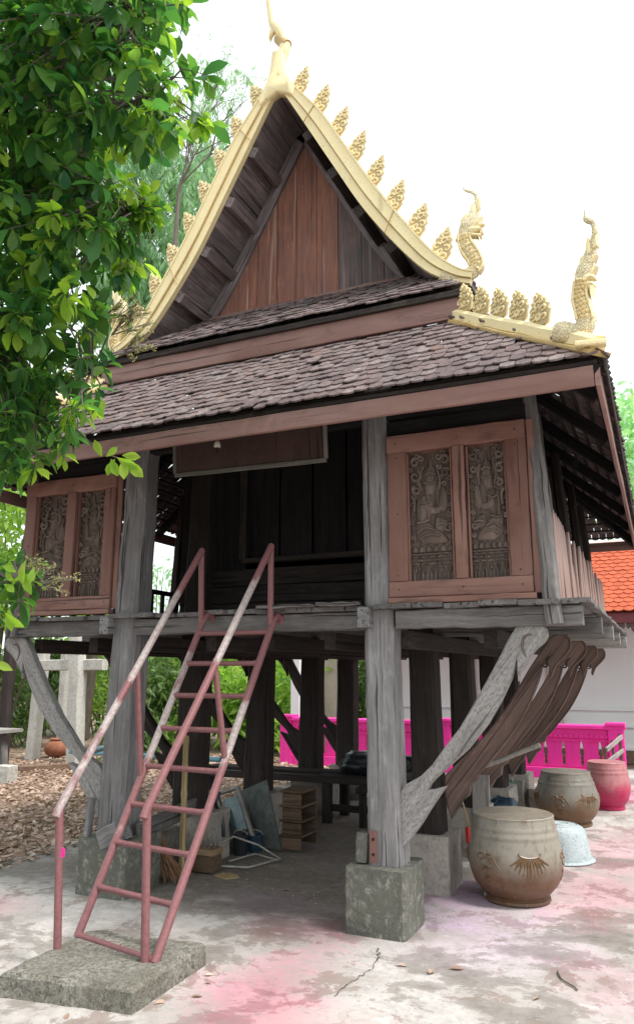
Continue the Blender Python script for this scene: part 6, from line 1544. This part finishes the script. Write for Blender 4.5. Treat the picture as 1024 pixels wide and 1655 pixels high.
bt.build('branches', 'twig', BT, 60, False, 'stuff'); bl2.build('foliage', 'hazed_feather_leaf', BT, None, False, 'stuff')

# --- shrubs and trees behind the house
def shrub(name, px_, Yd, zc, rx, rz, n, mat, L, label, cat, group, seed, lw=.16, stems=7, zmin=0.05):
    rg = random.Random(seed); c = at(px_, 1085, 1, Yd); t_ = thing(name, (c.x, Yd, 0), label, cat, group)
    st = MB(); cl = [V((c.x, Yd, zc)) + V((rg.gauss(0, .5) * rx, rg.gauss(0, .4) * rx, rg.uniform(-.8, .9) * rz)) for k in range(26)]
    for k in range(stems): st.tube(catmull([V((c.x + rg.gauss(0, .12) * rx, Yd + rg.gauss(0, .1), -.05)), V((c.x, Yd, zc * .4)).lerp(cl[k], .5), cl[k]], 3), [.03, .027, .024, .02, .015, .011, .007], 5)
    st.build('stem', 'bark' if zc > 2.4 else 'twig', t_, 60, False, 'stuff')
    b = MB()
    for k in range(n):
        o_ = rg.choice(cl) + rvec(rg) * (.42 * max(rx, rz))
        if o_.z < zmin: continue
        d = (rvec(rg) + V((0, 0, -.35))).normalized(); l_ = L * rg.uniform(.6, 1.3); xx = d.cross(rvec(rg)).normalized() * (l_ * lw)
        b.addraw([o_, o_ + d * (l_ * .45) - xx, o_ + d * l_ + V((0, 0, -.12 * l_)), o_ + d * (l_ * .45) + xx], [(0, 1, 2, 3)], [(0, 0, 0)] * 4, min(1, max(0, rg.gauss(.5, .25))))
    b.build('foliage', mat, t_, None, False, 'stuff')
G1 = 'green shrubs behind the stilt house'
for k, (px_, Yd, zc, rx, rz, n, mat, L, lb) in enumerate((
    (70, 15.5, 1.2, 1.2, 1.1, 3000, 'dark_leaf', .22, 'dark leafy shrub behind the pale concrete frame'),
    (165, 16.5, 1.6, 1.2, 1.4, 3200, 'bamboo_leaf', .20, 'mid green shrub right of the pale concrete frame'),
    (255, 14.2, 1.2, 1.1, 1.1, 3600, 'dark_leaf', .20, 'mottled green shrub behind the left front post'),
    (320, 16.0, 1.4, 1.2, 1.2, 3200, 'bamboo_leaf', .24, 'yellow green bamboo clump seen through the ladder rungs'),
    (395, 15.0, 1.2, 1.2, 1.1, 3600, 'bamboo_leaf', .26, 'brightest yellow green bamboo clump right of the ladder'),
    (462, 14.4, 1.1, .9, 1.0, 2600, 'bamboo_leaf', .24, 'bamboo clump beside the slim white pillar'),
    (565, 16.5, 1.0, 1.0, .9, 2000, 'dark_leaf', .22, 'green shrub beyond the beige square pillar'),
    (230, 11.6, .35, .6, .35, 1300, 'dark_leaf', .14, 'low grey green undergrowth clump under the left front post'),
    (20, 13.0, .9, .9, .9, 2200, 'dark_leaf', .20, 'large leaved dark shrub at the left edge behind the stand'))):
    shrub('shrub', px_, Yd, zc, rx, rz, n, mat, L, lb, 'shrub', G1, 40 + k)
shrub('background_tree', 5, 12.5, 4.3, 1.6, 1.7, 4200, 'bamboo_leaf', .24, 'green tree showing at the left edge beside the carved panel', 'tree', None, 77, .2, 8, 1.8)
shrub('background_tree', 250, 17.5, 3.5, 1.5, 1.2, 360, 'hazed_feather_leaf', .20, 'sparse tree seen through the gap beside the left front post', 'tree', None, 78, .2, 16, 1.5)
shrub('background_tree', 1062, 26, 8.0, 2.3, 2.6, 3600, 'hazed_feather_leaf', .30, 'pale tree top showing at the right edge beside the roof', 'tree', None, 79, .25, 8, 2.5)
# --- hazy tree belt closing the horizon
b = MB(); rg = random.Random(99)
for k in range(11500):
    x = rg.uniform(-60, 60); h_ = 2.2 + 1.3 * math.sin(x * .35) + .8 * math.sin(x * .9 + 1); o_ = V((x, 34 + rg.gauss(0, 1.2), rg.uniform(0, max(.6, h_))))
    d = rvec(rg).normalized(); l_ = rg.uniform(.4, .8); xx = d.cross(rvec(rg)).normalized() * (l_ * .28)
    b.addraw([o_, o_ + d * (l_ * .45) - xx, o_ + d * l_, o_ + d * (l_ * .45) + xx], [(0, 1, 2, 3)], [(0, 0, 0)] * 4, rg.random())
tag(b.build('tree_belt', 'dark_leaf', None, None, False), kind='stuff')

# --- leaf litter
LL = MB(); rg = random.Random(12)
for k in range(17000):
    x = -5.36 - abs(rg.gauss(0, 3.4)); y = rg.uniform(4.4, 13.5)
    if rg.random() < .12: x = rg.uniform(-5.6, -5.1)
    m = leaf_matrix(V((x, y, -.02 + rg.uniform(0, .03) + (.02 if x > -5.34 else 0))), V((rg.uniform(-1, 1), rg.uniform(-1, 1), rg.uniform(-.15, .25))), V((rg.gauss(0, .35), rg.gauss(0, .35), 1)), rg.uniform(.3, .95))
    put_leaf(LL, LV[rg.randrange(4)], m, rg.random())
tag(LL.build('leaf_litter', 'dry_leaf', None, None, False), kind='stuff')
b = MB()
for k in range(420):
    x = rg.uniform(-5.2, -2.2); y = 5.2 + abs(rg.gauss(0, 1.4)); l_ = rg.uniform(.008, .03)
    m = leaf_matrix(V((x, y, .004)), V((rg.uniform(-1, 1), rg.uniform(-1, 1), .05)), V((0, 0, 1)), l_ / .115); put_leaf(b, LV[2], m, rg.random())
for k in range(700):
    x = rg.uniform(-4.5, .6); y = rg.uniform(2.6, 7.5); put_leaf(b, LV[2], leaf_matrix(V((x, y, .003)), V((rg.uniform(-1, 1), rg.uniform(-1, 1), .1)), V((rg.gauss(0, .3), rg.gauss(0, .3), 1)), rg.uniform(.03, .11)), rg.random())
tag(b.build('floor_debris', 'dry_leaf', None, None, False), kind='stuff')
vs, fs = LV[0]
dl = []
for k in range(3):
    b = MB(); b.addraw(LV[k][0], LV[k][1], LV[k][0], .15 + .3 * k); dl.append(b.mesh('fallen_leaf', 'dry_leaf', None, False))
FALL = [(308, 1610), (250, 1622), (262, 1606), (292, 1585), (330, 1588), (345, 1575), (112, 1638), (115, 1590), (700, 1567), (725, 1565), (640, 1560), (860, 1616), (610, 1456), (470, 1440)]
for k, (x, y) in enumerate(FALL):
    p = at(x, y, 2, .006)
    if 100 < x < 330 and 1560 < y < 1600: continue
    o = bpy.data.objects.new('fallen_leaf', dl[k % 3]); COL.objects.link(o)
    o.matrix_world = leaf_matrix(p, V((rg.uniform(-1, 1), rg.uniform(-1, 1), .08)), V((rg.gauss(0, .2), rg.gauss(0, .2), 1)), rg.uniform(.35, .75))
    tag(o, 'small dry brown leaf lying on the pink stained yard', 'leaf', 'dry leaves scattered on the yard')
